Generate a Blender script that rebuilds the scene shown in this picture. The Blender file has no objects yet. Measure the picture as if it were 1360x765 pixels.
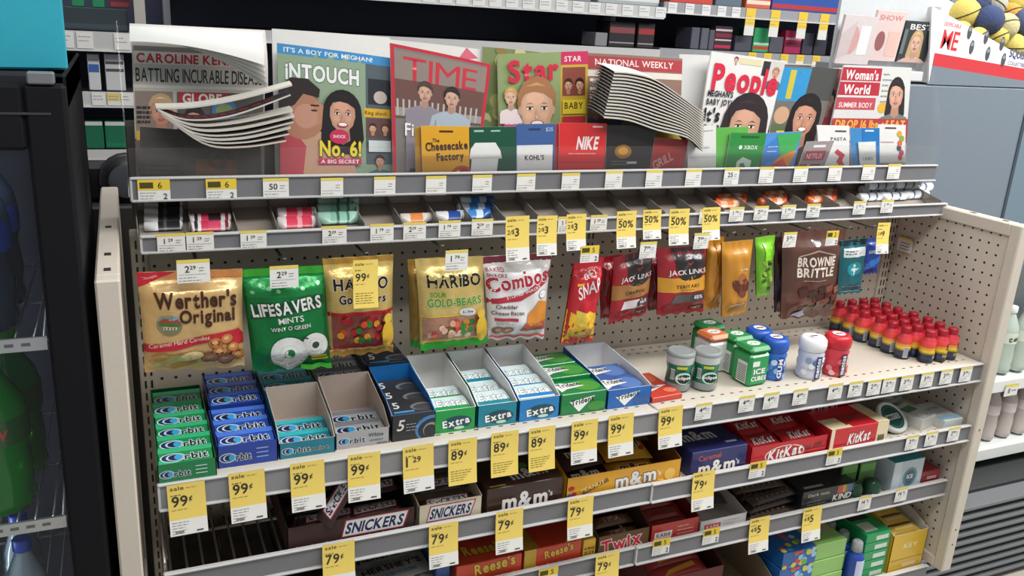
import bpy, math, random
from mathutils import Vector, Matrix, geometry
R = random.Random(7)
SC = bpy.context.scene
COL = SC.collection
# ------------------------------------------------------------------ camera
W, ZG = 1.904, 0.80                      # inner width of the shelving, height of the gum shelf
FPX, PITCH, YAW, ROLL = 1148.742, 0.29737, 0.42976, 0.05895
CAM = Vector((-0.01037, -1.68742, 1.54176))
_fw = Vector((math.sin(YAW)*math.cos(PITCH), math.cos(YAW)*math.cos(PITCH), -math.sin(PITCH)))
_r = Vector((math.cos(YAW), -math.sin(YAW), 0)); _u = _r.cross(_fw)
CR = _r*math.cos(ROLL)+_u*math.sin(ROLL); CU = -_r*math.sin(ROLL)+_u*math.cos(ROLL)
cd = bpy.data.cameras.new('camera'); cd.sensor_width = 36; cd.lens = FPX*36/1360; cd.clip_start = 0.02
co = bpy.data.objects.new('camera', cd); COL.objects.link(co)
m = Matrix((CR, CU, -_fw)).transposed().to_4x4(); m.translation = CAM; co.matrix_world = m
SC.camera = co
# ------------------------------------------------------------------ light
SC.view_settings.view_transform = 'Standard'; SC.view_settings.look = 'None'
SC.view_settings.gamma = 1; SC.view_settings.exposure = 0.12
wd = bpy.data.worlds.new('store_interior'); SC.world = wd; wd.use_nodes = True
wd.node_tree.nodes['Background'].inputs[0].default_value = (0.93, 0.96, 1.0, 1)
wd.node_tree.nodes['Background'].inputs[1].default_value = 0.36
def area(name, loc, rot, sx, sy, power, col=(1, .985, .955)):
    l = bpy.data.lights.new(name, 'AREA'); l.shape = 'RECTANGLE'; l.size = sx; l.size_y = sy
    l.energy = power; l.color = col
    o = bpy.data.objects.new(name, l); COL.objects.link(o); o.location = loc; o.rotation_euler = rot
area('ceiling_light', (0.9, -1.5, 3.0), (0, 0, 0), 2.4, .5, 50)
area('ceiling_light', (3.2, -1.0, 3.0), (0, 0, 0), 2.4, .5, 95)
area('ceiling_light', (1.4, 0.75, 3.0), (0, 0, 0), 3.6, .4, 26)
# ------------------------------------------------------------------ pixel helpers (1360 x 765 photograph)
def ray(px, py): return CR*((px-680)/FPX)-CU*((py-382.5)/FPX)+_fw
def PY(y, px, py): d = ray(px, py); return CAM+d*((y-CAM.y)/d.y)
def PZ(z, px, py): d = ray(px, py); return CAM+d*((z-CAM.z)/d.z)
def PX(x, px, py): d = ray(px, py); return CAM+d*((x-CAM.x)/d.x)
# ------------------------------------------------------------------ colour and materials
def hx(s):
    s = s.lstrip('#')
    if len(s) == 3: s = ''.join(ch*2 for ch in s)
    v = [int(s[i:i+2], 16)/255 for i in (0, 2, 4)]
    return tuple((c/12.92 if c <= .04045 else ((c+.055)/1.055)**2.4) for c in v)+(1.0,)
MATS = {}
def mat(kind):
    if kind in MATS: return MATS[kind]
    M = bpy.data.materials.new(kind); M.use_nodes = True; nt = M.node_tree; N = nt.nodes; L = nt.links
    b = N['Principled BSDF']; out = N['Material Output']
    at = N.new('ShaderNodeAttribute'); at.attribute_name = 'Col'
    tc = N.new('ShaderNodeTexCoord')
    nz = N.new('ShaderNodeTexNoise'); nz.inputs['Scale'].default_value = 60; L.new(tc.outputs['Object'], nz.inputs['Vector'])
    mx = N.new('ShaderNodeMix'); mx.data_type = 'RGBA'; mx.blend_type = 'MULTIPLY'; mx.inputs[0].default_value = .10
    L.new(at.outputs['Color'], mx.inputs[6]); L.new(nz.outputs['Color'], mx.inputs[7])
    L.new(mx.outputs[2], b.inputs['Base Color'])
    rough = dict(paper=.62, gloss=.32, foil=.30, plastic=.38, metal=.4, painted=.5, fabric=.9, floor=.35, soft=.95, matte=.7).get(kind.split('_')[0], .5)
    b.inputs['Roughness'].default_value = rough
    def bump(scale, st, dist=.002):
        n2 = N.new('ShaderNodeTexNoise'); n2.inputs['Scale'].default_value = scale; n2.inputs['Detail'].default_value = 4
        L.new(tc.outputs['Object'], n2.inputs['Vector'])
        bp = N.new('ShaderNodeBump'); bp.inputs['Strength'].default_value = st; bp.inputs['Distance'].default_value = dist
        L.new(n2.outputs[0], bp.inputs['Height']); L.new(bp.outputs[0], b.inputs['Normal'])
    if kind == 'matte': b.inputs['Specular IOR Level'].default_value = .2
    if kind == 'foil': b.inputs['Metallic'].default_value = .35; bump(55, .55, .004)
    if kind == 'gloss': b.inputs['Coat Weight'].default_value = .25; bump(40, .12)
    if kind == 'metal': b.inputs['Metallic'].default_value = .85
    if kind == 'painted': bump(300, .08)
    if kind == 'soft': bump(180, .6, .004)
    if kind in ('clear', 'clear_tint', 'glass', 'bottle'):
        tr = N.new('ShaderNodeBsdfTransparent'); gl = N.new('ShaderNodeBsdfGlossy'); df = N.new('ShaderNodeBsdfDiffuse')
        gl.inputs['Roughness'].default_value = .08
        lw = N.new('ShaderNodeFresnel'); lw.inputs[0].default_value = 1.45 if kind in ('clear_tint', 'bottle') else 1.25
        m1 = N.new('ShaderNodeMixShader'); m2 = N.new('ShaderNodeMixShader')
        m1.inputs[0].default_value = {'clear': .015, 'clear_tint': .45, 'glass': .004, 'bottle': .72}[kind]
        L.new(at.outputs['Color'], df.inputs[0])
        if kind in ('clear_tint', 'bottle'): L.new(at.outputs['Color'], tr.inputs[0])
        L.new(tr.outputs[0], m1.inputs[1]); L.new(df.outputs[0], m1.inputs[2])
        L.new(lw.outputs[0], m2.inputs[0]); L.new(m1.outputs[0], m2.inputs[1]); L.new(gl.outputs[0], m2.inputs[2])
        L.new(m2.outputs[0], out.inputs[0])
    if kind in ('perf_y', 'perf_x'):            # perforated steel panel: round holes one inch apart, their unlit depth painted as dark dots
        sp = N.new('ShaderNodeSeparateXYZ'); L.new(tc.outputs['Object'], sp.inputs[0])
        def mth(op, a, bb=None, c=None):
            n = N.new('ShaderNodeMath'); n.operation = op
            for i, v in enumerate((a, bb, c)):
                if v is None: continue
                if isinstance(v, (int, float)): n.inputs[i].default_value = v
                else: L.new(v, n.inputs[i])
            return n.outputs[0]
        def cell(sock): return mth('SUBTRACT', mth('FRACT', mth('ADD', mth('MULTIPLY', sock, 1/.0254), 100.5)), .5)
        a_ = cell(sp.outputs[0 if kind == 'perf_y' else 1]); c_ = cell(sp.outputs[2])
        d_ = mth('ADD', mth('MULTIPLY', a_, a_), mth('MULTIPLY', c_, c_))
        hole = mth('LESS_THAN', d_, .0150)
        m3 = N.new('ShaderNodeMix'); m3.data_type = 'RGBA'; L.new(hole, m3.inputs[0])
        L.new(mx.outputs[2], m3.inputs[6]); m3.inputs[7].default_value = hx('2a2320')
        L.new(m3.outputs[2], b.inputs['Base Color'])
        bp = N.new('ShaderNodeBump'); bp.inputs['Strength'].default_value = .6; bp.inputs['Distance'].default_value = .002; bp.invert = True
        L.new(mth('SMOOTH_MIN', d_, .04, .02), bp.inputs['Height']); bp.invert = False; L.new(bp.outputs[0], b.inputs['Normal'])
    if kind == 'floor':
        br = N.new('ShaderNodeTexBrick'); br.offset = 0; br.inputs['Scale'].default_value = 1
        br.inputs['Brick Width'].default_value = .305; br.inputs['Row Height'].default_value = .305; br.inputs['Mortar Size'].default_value = .002
        br.inputs[1].default_value = hx('b9b4a8'); br.inputs[2].default_value = hx('b1aca0'); br.inputs[3].default_value = hx('8d8880')
        L.new(tc.outputs['Object'], br.inputs['Vector']); L.new(br.outputs[0], b.inputs['Base Color'])
    MATS[kind] = M
    return M
# ------------------------------------------------------------------ mesh collector
class G:
    def __init__(s): s.v = []; s.f = []; s.c = []; s.s = []; s.M = None
    def add(s, vs, fs, c, smooth=False):
        n = len(s.v)
        for p in vs: s.v.append(tuple(s.M @ Vector(p)) if s.M else tuple(p))
        if isinstance(c, str): c = hx(c)
        for i, f in enumerate(fs):
            s.f.append([n+k for k in f]); s.c.append(c[i] if isinstance(c, list) else c); s.s.append(smooth)
    def box(s, x0, x1, y0, y1, z0, z1, c, b=0):
        if isinstance(c, str): c = hx(c)
        if b <= 0:
            vs = [(x, y, z) for z in (z0, z1) for y in (y0, y1) for x in (x0, x1)]
            s.add(vs, [(0, 2, 3, 1), (4, 5, 7, 6), (0, 1, 5, 4), (2, 6, 7, 3), (0, 4, 6, 2), (1, 3, 7, 5)], c); return
        # bevelled box: 24 corner verts
        vs = []; idx = {}
        for ix, x in enumerate((x0, x1)):
            for iy, y in enumerate((y0, y1)):
                for iz, z in enumerate((z0, z1)):
                    sx, sy, sz = (b if ix == 0 else -b), (b if iy == 0 else -b), (b if iz == 0 else -b)
                    for a, p in enumerate(((x, y+sy, z+sz), (x+sx, y, z+sz), (x+sx, y+sy, z))):
                        idx[ix, iy, iz, a] = len(vs); vs.append(p)
        fs = []
        I = lambda ix, iy, iz, a: idx[ix, iy, iz, a]
        for ix in (0, 1):
            q = [I(ix, 0, 0, 0), I(ix, 1, 0, 0), I(ix, 1, 1, 0), I(ix, 0, 1, 0)]; fs.append(q if ix else q[::-1])
        for iy in (0, 1):
            q = [I(0, iy, 0, 1), I(1, iy, 0, 1), I(1, iy, 1, 1), I(0, iy, 1, 1)]; fs.append(q[::-1] if iy else q)
        for iz in (0, 1):
            q = [I(0, 0, iz, 2), I(1, 0, iz, 2), I(1, 1, iz, 2), I(0, 1, iz, 2)]; fs.append(q if iz else q[::-1])
        for iy in (0, 1):
            for iz in (0, 1):
                q = [I(0, iy, iz, 1), I(1, iy, iz, 1), I(1, iy, iz, 2), I(0, iy, iz, 2)]; fs.append(q if iy == iz else q[::-1])
        for ix in (0, 1):
            for iz in (0, 1):
                q = [I(ix, 0, iz, 0), I(ix, 1, iz, 0), I(ix, 1, iz, 2), I(ix, 0, iz, 2)]; fs.append(q[::-1] if ix == iz else q)
        for ix in (0, 1):
            for iy in (0, 1):
                q = [I(ix, iy, 0, 0), I(ix, iy, 1, 0), I(ix, iy, 1, 1), I(ix, iy, 0, 1)]; fs.append(q if ix == iy else q[::-1])
        for ix in (0, 1):
            for iy in (0, 1):
                for iz in (0, 1):
                    q = [I(ix, iy, iz, a) for a in (0, 1, 2)]; fs.append(q if (ix+iy+iz) % 2 == 0 else q[::-1])
        s.add(vs, fs, c)
    def lathe(s, prof, c, n=16, x=0, y=0, axis='z', cap=True, smooth=True):
        """prof: list of (r, z[, colour of the band above])"""
        vs = []; fs = []; cs = []
        for (r, z, *_) in prof:
            for k in range(n):
                a = 2*math.pi*k/n
                p = (x+r*math.cos(a), y+r*math.sin(a), z)
                if axis == 'x': p = (z, x+r*math.cos(a), y+r*math.sin(a))
                if axis == 'y': p = (x+r*math.cos(a), z, y-r*math.sin(a))
                vs.append(p)
        for i in range(len(prof)-1):
            cc = hx(prof[i][2]) if len(prof[i]) > 2 else hx(c)
            for k in range(n):
                k2 = (k+1) % n
                fs.append((i*n+k, i*n+k2, (i+1)*n+k2, (i+1)*n+k)); cs.append(cc)
        s.add(vs, fs, cs, smooth)
        if cap:
            t = len(prof)-1
            s.add(vs[:n], [tuple(range(n))[::-1]], prof[0][2] if len(prof[0]) > 2 else c)
            s.add(vs[t*n:], [tuple(range(n))], prof[t-1][2] if len(prof[t-1]) > 2 else c)
    def tube(s, pts, r, c, n=6):
        pts = [Vector(p) for p in pts]; vs = []; fs = []
        for i, p in enumerate(pts):
            d = (pts[min(i+1, len(pts)-1)]-pts[max(i-1, 0)]).normalized()
            a = d.cross(Vector((0, 0, 1))) if abs(d.z) < .9 else d.cross(Vector((1, 0, 0)))
            a.normalize(); b = d.cross(a)
            vs += [p+a*(r*math.cos(2*math.pi*k/n))+b*(r*math.sin(2*math.pi*k/n)) for k in range(n)]
        for i in range(len(pts)-1):
            for k in range(n):
                k2 = (k+1) % n; fs.append((i*n+k, i*n+k2, (i+1)*n+k2, (i+1)*n+k))
        fs.append(tuple(range(n))[::-1]); fs.append(tuple(range((len(pts)-1)*n, len(pts)*n)))
        s.add(vs, fs, c, True)
    def grid(s, nu, nv, fn, c, smooth=True, flip=False, wrap=False):
        vs = [fn(i/nu, j/nv) for j in range(nv+1) for i in range(nu+1)]
        fs = []; cs = []
        for j in range(nv):
            for i in range(nu):
                a = j*(nu+1)+i; q = (a, a+1, a+nu+2, a+nu+1); fs.append(q[::-1] if flip else q)
                if callable(c): cs.append(hx(c((i+.5)/nu, (j+.5)/nv)))
        s.add(vs, fs, cs if callable(c) else c, smooth)
    def prism(s, pts, y0, y1, c):
        """outline in x,z extruded along y"""
        n = len(pts); vs = [(x, y0, z) for x, z in pts]+[(x, y1, z) for x, z in pts]
        fs = [tuple(range(n)), tuple(range(n, 2*n))[::-1]]+[(i, i+n, (i+1) % n+n, (i+1) % n) for i in range(n)]
        s.add(vs, fs, c)
    def mesh(s, name, kind):
        me = bpy.data.meshes.new(name); me.from_pydata(s.v, [], s.f)
        ca = me.color_attributes.new('Col', 'FLOAT_COLOR', 'CORNER')
        buf = []
        for f, c in zip(s.f, s.c): buf += list(c)*len(f)
        ca.data.foreach_set('color', buf)
        me.polygons.foreach_set('use_smooth', s.s)
        me.materials.append(mat(kind)); me.update()
        return me
    def build(s, name, kind, parent=None, loc=None, rot=None):
        o = bpy.data.objects.new(name, s.mesh(name, kind)); COL.objects.link(o)
        if parent is not None: o.parent = parent
        if loc is not None: o.location = loc
        if rot is not None: o.rotation_euler = rot
        return o
def empty(name, loc=(0, 0, 0), rot=(0, 0, 0)):
    o = bpy.data.objects.new(name, None); COL.objects.link(o); o.empty_display_size = .02
    o.location = loc; o.rotation_euler = rot; return o
def tagit(o, label, cat, group=None):
    o['label'] = label; o['category'] = cat
    if group: o['group'] = group
    return o
def struct(o): o['kind'] = 'structure'; return o
def copy(o, parent=None):
    c = o.copy(); COL.objects.link(c)
    if parent is not None: c.parent = parent
    for ch in list(o.children): copy(ch, c)
    return c
ORD = 'first second third fourth fifth sixth seventh eighth ninth tenth eleventh twelfth thirteenth fourteenth fifteenth sixteenth'.split()
# ------------------------------------------------------------------ lettering: built-in font turned into flat polygons, one glyph at a time
GL = {}
def glyph(ch, st):
    k = (ch, st)
    if k in GL: return GL[k]
    cu = bpy.data.curves.new('g', 'FONT'); cu.body = ch; cu.dimensions = '2D'; cu.fill_mode = 'FRONT'
    cu.resolution_u = 3; cu.offset = (0, .014, .034, .07)[st]
    o = bpy.data.objects.new('g', cu); COL.objects.link(o)
    dg = bpy.context.evaluated_depsgraph_get(); dg.update()
    me = o.evaluated_get(dg).to_mesh()
    vs = [(v.co.x, v.co.y) for v in me.vertices]; fs = [tuple(p.vertices) for p in me.polygons]
    o.evaluated_get(dg).to_mesh_clear(); bpy.data.objects.remove(o); bpy.data.curves.remove(cu)
    GL[k] = (vs, fs); return GL[k]
def glyphs_for(s, st):
    for ch in s:
        if ch != ' ': glyph(ch, st)
class Art:
    """flat print: coloured shapes in metres, layered in drawing order"""
    def __init__(s): s.it = []; s.k = 0
    def raw(s, vs, fs, c): s.it.append((vs, fs, hx(c) if isinstance(c, str) else c, s.k)); s.k += 1
    def rect(s, x, y, w, h, c): s.raw([(x, y), (x+w, y), (x+w, y+h), (x, y+h)], [(0, 1, 2, 3)], c)
    def rects(s, L, c):
        vs = []; fs = []
        for (x, y, w, h) in L:
            n = len(vs); vs += [(x, y), (x+w, y), (x+w, y+h), (x, y+h)]; fs.append((n, n+1, n+2, n+3))
        s.raw(vs, fs, c)
    def poly(s, pts, c):
        t = geometry.tessellate_polygon([[Vector((a, b, 0)) for a, b in pts]])
        out = []
        for q in t:
            (ax, ay), (bx, by), (cx, cy) = (pts[i] for i in q)
            out.append(q if (bx-ax)*(cy-ay)-(by-ay)*(cx-ax) > 0 else q[::-1])
        s.raw(list(pts), out, c)
    def ell(s, x, y, rx, ry, c, n=18, rot=0, a0=0, a1=6.28318):
        cr, sr = math.cos(rot), math.sin(rot); full = a1-a0 > 6.28
        P = [(rx*math.cos(a0+(a1-a0)*k/n), ry*math.sin(a0+(a1-a0)*k/n)) for k in range(n if full else n+1)]
        s.raw([(x+a*cr-b*sr, y+a*sr+b*cr) for a, b in P], [tuple(range(len(P)))], c)
    def ring(s, x, y, r0, r1, c, n=18):
        vs = [(x+r*math.cos(6.28318*k/n), y+r*math.sin(6.28318*k/n)) for r in (r0, r1) for k in range(n)]
        s.raw(vs, [(k, k+n, (k+1) % n+n, (k+1) % n) for k in range(n)], c)
    def text(s, t, x, y, h, c, w=None, st=1, shear=0, rot=0, al='l', out=None, arch=0):
        """x,y = start of the baseline (or its middle with al='c'); h = cap height"""
        if out: s.text(t, x, y, h, out, w, -max(2, st+1), shear, rot, al, None, arch)
        vs = []; fs = []; pen = 0; k = h/.70
        for ch in t:
            if ch == ' ': pen += .30; continue
            gv, gf = glyph(ch, abs(st) if st >= 0 else -st-1)
            x0 = min(p[0] for p in gv); x1 = max(p[0] for p in gv)
            if st < 0: hv, hf = glyph(ch, -st)
            else: hv, hf = gv, gf
            n = len(vs); vs += [(p[0]-x0+pen, p[1]) for p in hv]; fs += [tuple(n+i for i in q) for q in hf]
            pen += x1-x0+.075
        L = max(pen-.075, .01); sx = (w/L) if w else k
        cr, sr = math.cos(rot), math.sin(rot); o = []
        for a, b in vs:
            aa = a*sx+shear*b*k-(L*sx/2 if al == 'c' else 0); bb = b*k+(arch*(1-(2*a/L-1)**2) if arch else 0)
            o.append((x+aa*cr-bb*sr, y+aa*sr+bb*cr))
        s.raw(o, fs, c)
    def lines(s, x, y, w, n, dy, c, th=.0009, seed=1):
        rr = random.Random(seed); L = []
        for i in range(n):
            a = x
            e = x+w*rr.uniform(.55, 1)
            while a < e:
                b = rr.uniform(.003, .009); L.append((a, y-i*dy, min(b, e-a), th)); a += b+.0016
        s.rects(L, c)
    def person(s, x, y, k, skin, hair, shirt, long=False, face=True, hairk=1.0, smile=False):
        """printed portrait, head and shoulders; x,y = chin centre, k = head height"""
        sk = hx(skin); T = lambda f: tuple(min(1, a*f) for a in sk[:3])+(1,); hr = hx(hair); HT = lambda f: tuple(min(1, a*f) for a in hr[:3])+(1,)
        if long:
            s.ell(x, y+k*.50, k*.56*hairk, k*.62, hair, 20); s.poly([(x-k*.56*hairk, y+k*.5), (x+k*.56*hairk, y+k*.5), (x+k*.62*hairk, y-k*.2), (x+k*.42*hairk, y-k*.62), (x-k*.42*hairk, y-k*.62), (x-k*.62*hairk, y-k*.2)], hair)
        else: s.ell(x, y+k*.60, k*.42, k*.50, hair, 20)
        if shirt: s.poly([(x-k*1.15, y-k*1.1), (x+k*1.15, y-k*1.1), (x+k*1.02, y-k*.52), (x+k*.62, y-k*.32), (x+k*.2, y-k*.2), (x-k*.2, y-k*.2), (x-k*.62, y-k*.32), (x-k*1.02, y-k*.52)], shirt)
        s.poly([(x-k*.17, y+k*.15), (x+k*.17, y+k*.15), (x+k*.21, y-k*.24), (x, y-k*.36), (x-k*.21, y-k*.24)], T(.72))
        if not long:
            for d in (-1, 1): s.ell(x+d*k*.35, y+k*.44, k*.05, k*.09, T(.85), 8)
        s.poly([(x-k*.34, y+k*.62), (x-k*.35, y+k*.40), (x-k*.28, y+k*.16), (x-k*.13, y+k*.01), (x, y-k*.02), (x+k*.13, y+k*.01), (x+k*.28, y+k*.16), (x+k*.35, y+k*.40), (x+k*.34, y+k*.62), (x+k*.2, y+k*.86), (x-k*.2, y+k*.86)], T(.88))
        s.ell(x-k*.02, y+k*.46, k*.29, k*.38, T(1.0), 18); s.ell(x-k*.04, y+k*.66, k*.19, k*.13, T(1.12), 14); s.ell(x-k*.17, y+k*.33, k*.08, k*.07, T(1.14), 10); s.ell(x+k*.15, y+k*.33, k*.08, k*.07, T(1.08), 10)
        s.poly([(x-k*.37, y+k*.50), (x-k*.33, y+k*.74), (x-k*.08, y+k*.80), (x+k*.14, y+k*.76), (x+k*.33, y+k*.64), (x+k*.37, y+k*.50), (x+k*.42, y+k*.74), (x+k*.26, y+k*1.0), (x, y+k*1.08), (x-k*.28, y+k*1.0), (x-k*.42, y+k*.74)], hair)
        s.poly([(x-k*.25, y+k*.90), (x-k*.02, y+k*.98), (x+k*.2, y+k*.90), (x, y+k*.92)], HT(1.7))
        if face and k > .012:
            for d in (-1, 1):
                s.poly([(x+d*k*.07, y+k*.555), (x+d*k*.15, y+k*.59), (x+d*k*.25, y+k*.555), (x+d*k*.15, y+k*.572)], HT(.8))
                s.ell(x+d*k*.155, y+k*.475, k*.068, k*.032, 'efe6e0', 10); s.ell(x+d*k*.155, y+k*.475, k*.033, k*.033, '2c2120', 8); s.rect(x+d*k*.155-k*.075, y+k*.497, k*.15, k*.016, '2a1e1c')
            s.poly([(x-k*.02, y+k*.48), (x+k*.055, y+k*.29), (x-k*.045, y+k*.275)], T(.84)); s.ell(x-k*.005, y+k*.30, k*.025, k*.04, T(1.15), 8)
            if smile: s.ell(x, y+k*.175, k*.15, k*.075, 'a4444c', 14); s.ell(x, y+k*.188, k*.12, k*.045, 'f4efea', 12)
            else: s.ell(x, y+k*.185, k*.12, k*.03, 'a8545a', 12); s.ell(x, y+k*.165, k*.09, k*.028, 'bf6a6e', 12)
    def put(s, g, fn, base=.0003, step=.00006, L=None, clip=None):
        """fn(u,v,k) -> point; L = split long edges so the print follows a curved surface"""
        for vs, fs, c, k in s.it:
            if clip: vs = [(min(max(a, 0), clip[0]), min(max(b, 0), clip[1])) for a, b in vs]
            off = base+k*step
            if L is None: g.add([fn(a, b, off) for a, b in vs], fs, c); continue
            out = []
            stack = []
            for q in fs:
                if len(q) > 4:
                    cx = sum(vs[i][0] for i in q)/len(q); cy = sum(vs[i][1] for i in q)/len(q)
                    for i in range(len(q)): stack.append((vs[q[i]], vs[q[(i+1) % len(q)]], (cx, cy)))
                else:
                    for i in range(1, len(q)-1): stack.append((vs[q[0]], vs[q[i]], vs[q[i+1]]))
            while stack:
                t = stack.pop(); e = [(t[i][0]-t[(i+1) % 3][0])**2+(t[i][1]-t[(i+1) % 3][1])**2 for i in range(3)]
                j = e.index(max(e))
                if e[j] > L*L:
                    a, b, d = t[j], t[(j+1) % 3], t[(j+2) % 3]; mm = ((a[0]+b[0])/2, (a[1]+b[1])/2)
                    stack += [(a, mm, d), (mm, b, d)]
                else: out.append(t)
            pv = []; pf = []; ix = {}
            for t in out:
                f = []
                for p in t:
                    kk = (round(p[0], 6), round(p[1], 6))
                    if kk not in ix: ix[kk] = len(pv); pv.append(fn(p[0], p[1], off))
                    f.append(ix[kk])
                pf.append(tuple(f))
            g.add(pv, pf, c, True)
def flat_y(x0, y, z0):                       # print on a face that looks towards -Y
    return lambda u, v, k: (x0+u, y-k, z0+v)
def flat_z(x0, y0, z):                       # print on a face that looks up, v runs towards +Y
    return lambda u, v, k: (x0+u, y0+v, z+k)
# ================================================================== setting
FZ = -.12                                # floor level
BE, BE2, GR = 'cdc4b6', 'c4b9a9', '76767a'
g = G(); g.box(-3, 5, -3.2, 3.2, FZ-.05, FZ, 'b9b4a8'); struct(g.build('floor', 'floor'))
g = G(); g.box(-3, 5, 3.15, 3.25, FZ, 3.2, 'b6b8bb'); struct(g.build('wall_back', 'painted'))
# ------------------------------------------------------------------ the two-bay shelving unit
gon = tagit(empty('shelving_unit', (0, 0, 0)), 'beige two bay checkout shelving unit with perforated back and end panels', 'shelving')
for k in (0, 1):
    g = G(); x0 = k*W/2; g.box(x0+.016, x0+W/2-.016, .006, .022, .14, 1.147, BE2); g.build('back_panel', 'perf_y', gon)
for x in (.0, W/2, W-.012):
    g = G(); g.box(x-.014, x+.016, -.002, .05, FZ, 1.13, BE2, .002)
    z = .24
    while z < 1.11:
        for d in (-.006, .005): g.box(x+d, x+d+.0035, -.0026, -.001, z, z+.016, '1c1816')
        z += .0254
    g.build('upright', 'painted', gon)
def end_panel(x0, x1, inner, other):
    p = gon; z0, z1, y0, y1 = .205, 1.152, -.36, .36
    g = G()
    g.box(x0, x1, y0, y0+.03, z0, z1, BE, .003); g.box(x0, x1, y1-.03, y1, z0, z1, BE, .003)
    g.box(x0, x1, y0+.03, y1-.03, z1-.032, z1, BE, .003); g.box(x0, x1, y0+.03, y1-.03, z0, z0+.03, BE, .003)
    xm = (x0+x1)/2
    for y in (-.31, -.22, -.03): g.box(xm-.005, xm+.005, y, y+.016, z1-.001, z1+.0006, '2a2421')
    for z in (.33, .285, .62): g.box(xm-.002, xm+.002, y0-.0006, y0+.001, z, z+.004, '2a2421')
    o = g.build('end_panel', 'painted', p)
    g = G(); g.box(x0+.006, x1-.006, y0+.03, y1-.03, z0+.03, z1-.032, BE); g.build('perforated_sheet', 'perf_x', o)
end_panel(-.064, -.030, 1, 0); end_panel(W+.002, W+.036, 0, 1)
g = G(); g.box(-.03, W, -.28, .06, FZ, .15, '4a4744', .004); g.build('kick_base', 'painted', gon)
def channel(par, x0, x1, y, ztop, h, light=GR, tilt=0):
    g = G(); g.box(x0, x1, y, y+.006, ztop-h, ztop, light)
    g.box(x0, x1, y-.004, y+.006, ztop-.003, ztop+.001, 'c9c8c6', .001); g.box(x0, x1, y-.006, y+.004, ztop-h-.001, ztop-h+.003, 'bdbcbb', .001)
    g.box(x0-.001, x0+.003, y-.002, y+.006, ztop-h, ztop, 'c2c1be')
    return g.build('price_channel', 'plastic', par)
SH = {}
def shelf(x0, x1, yf, ztop, h, zs, wire=False, light=GR):
    g = G()
    if not wire:
        g.box(x0+.002, x1-.002, yf+.012, .0, zs-.018, zs, BE, .002)
        g.box(x0+.002, x1-.002, yf+.006, yf+.014, ztop-.04, max(zs, ztop-.004), 'cfc8ba')
        n = int((x1-x0)/.0254)
        for i in range(1, n):
            for y in (-.05, -.025, yf+.03): g.box(x0+i*.0254, x0+i*.0254+.009, y, y+.0035, zs-.001, zs+.0003, '3b332d')
        o = g.build('shelf', 'painted', gon)
    else:
        x = x0+.012
        while x < x1-.01:
            g.tube([(x, yf+.012, ztop-.004), (x, yf+.014, zs), (x, -.02, zs)], .0022, 'b9b4aa', 5); x += .0262
        for y in (yf+.02, -.20, -.03): g.tube([(x0+.004, y, zs-.004), (x1-.004, y, zs-.004)], .0035, 'aaa59c', 6)
        for x in (x0+.003, x1-.003): g.tube([(x, yf+.01, zs+.03), (x, -.01, zs+.03)], .003, 'aaa59c', 5); g.tube([(x, yf+.014, zs+.03), (x, yf+.014, zs-.004)], .003, 'aaa59c', 5)
        o = g.build('wire_shelf', 'metal', gon)
    channel(o, x0+.001, x1-.001, yf, ztop, h, light)
H = W/2
Z2, Z3, Z4 = ZG-.1665, ZG-.338, .205
S2, S3 = Z2-.016, Z3-.016
shelf(0, H, -.343, ZG, .047, ZG, light='8e8e91'); shelf(H, W, -.343, ZG, .047, ZG)
shelf(0, H, -.345, Z2, .043, S2, True); shelf(H, W, -.348, Z2, .043, S2)
shelf(0, H, -.313, Z3-.002, .043, S3, True); shelf(H, W, -.318, Z3, .043, S3)
shelf(0, H, -.318, Z4, .043, Z4-.01); shelf(H, W-.004, -.322, Z4, .043, Z4-.01)
# ------------------------------------------------------------------ roll candy tray under the magazine rack
TY, TZ = -.135, 1.160
tr = tagit(empty('candy_tray', (0, 0, 0)), 'long shallow tray with clear dividers under the magazine rack', 'tray')
g = G(); g.box(.003, W+.012, TY+.006, -.004, TZ-.034, TZ-.028, '9a9088'); g.add([(.003, TY+.02, TZ-.024), (W+.012, TY+.02, TZ-.024), (W+.012, -.004, TZ+.02), (.003, -.004, TZ+.02)], [(0, 1, 2, 3)], '978d84')
g.box(.003, W+.012, -.010, -.004, TZ-.028, TZ+.035, '8f867e'); g.build('tray_floor', 'plastic', tr)
channel(tr, .003, W+.014, TY, TZ, .030)
xs = [.0, .087, .163, .232, .31, .392, .466, .54, .61, .68, .756, .83, .905, .98, 1.06, 1.14, 1.22, 1.30, 1.38, 1.47, 1.56, 1.65, W]
for x in xs:
    g = G(); g.add([(x-.0008+s*.0016, *p) for s in (0, 1) for p in ((TY+.005, TZ-.026), (-.01, TZ-.02), (-.01, TZ+.034), (TY+.005, TZ+.006))], [(3, 2, 1, 0), (4, 5, 6, 7), (0, 1, 5, 4), (1, 2, 6, 5), (2, 3, 7, 6), (3, 0, 4, 7)], 'b8b2aa')
    g.build('divider', 'clear_tint', tr)
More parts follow.
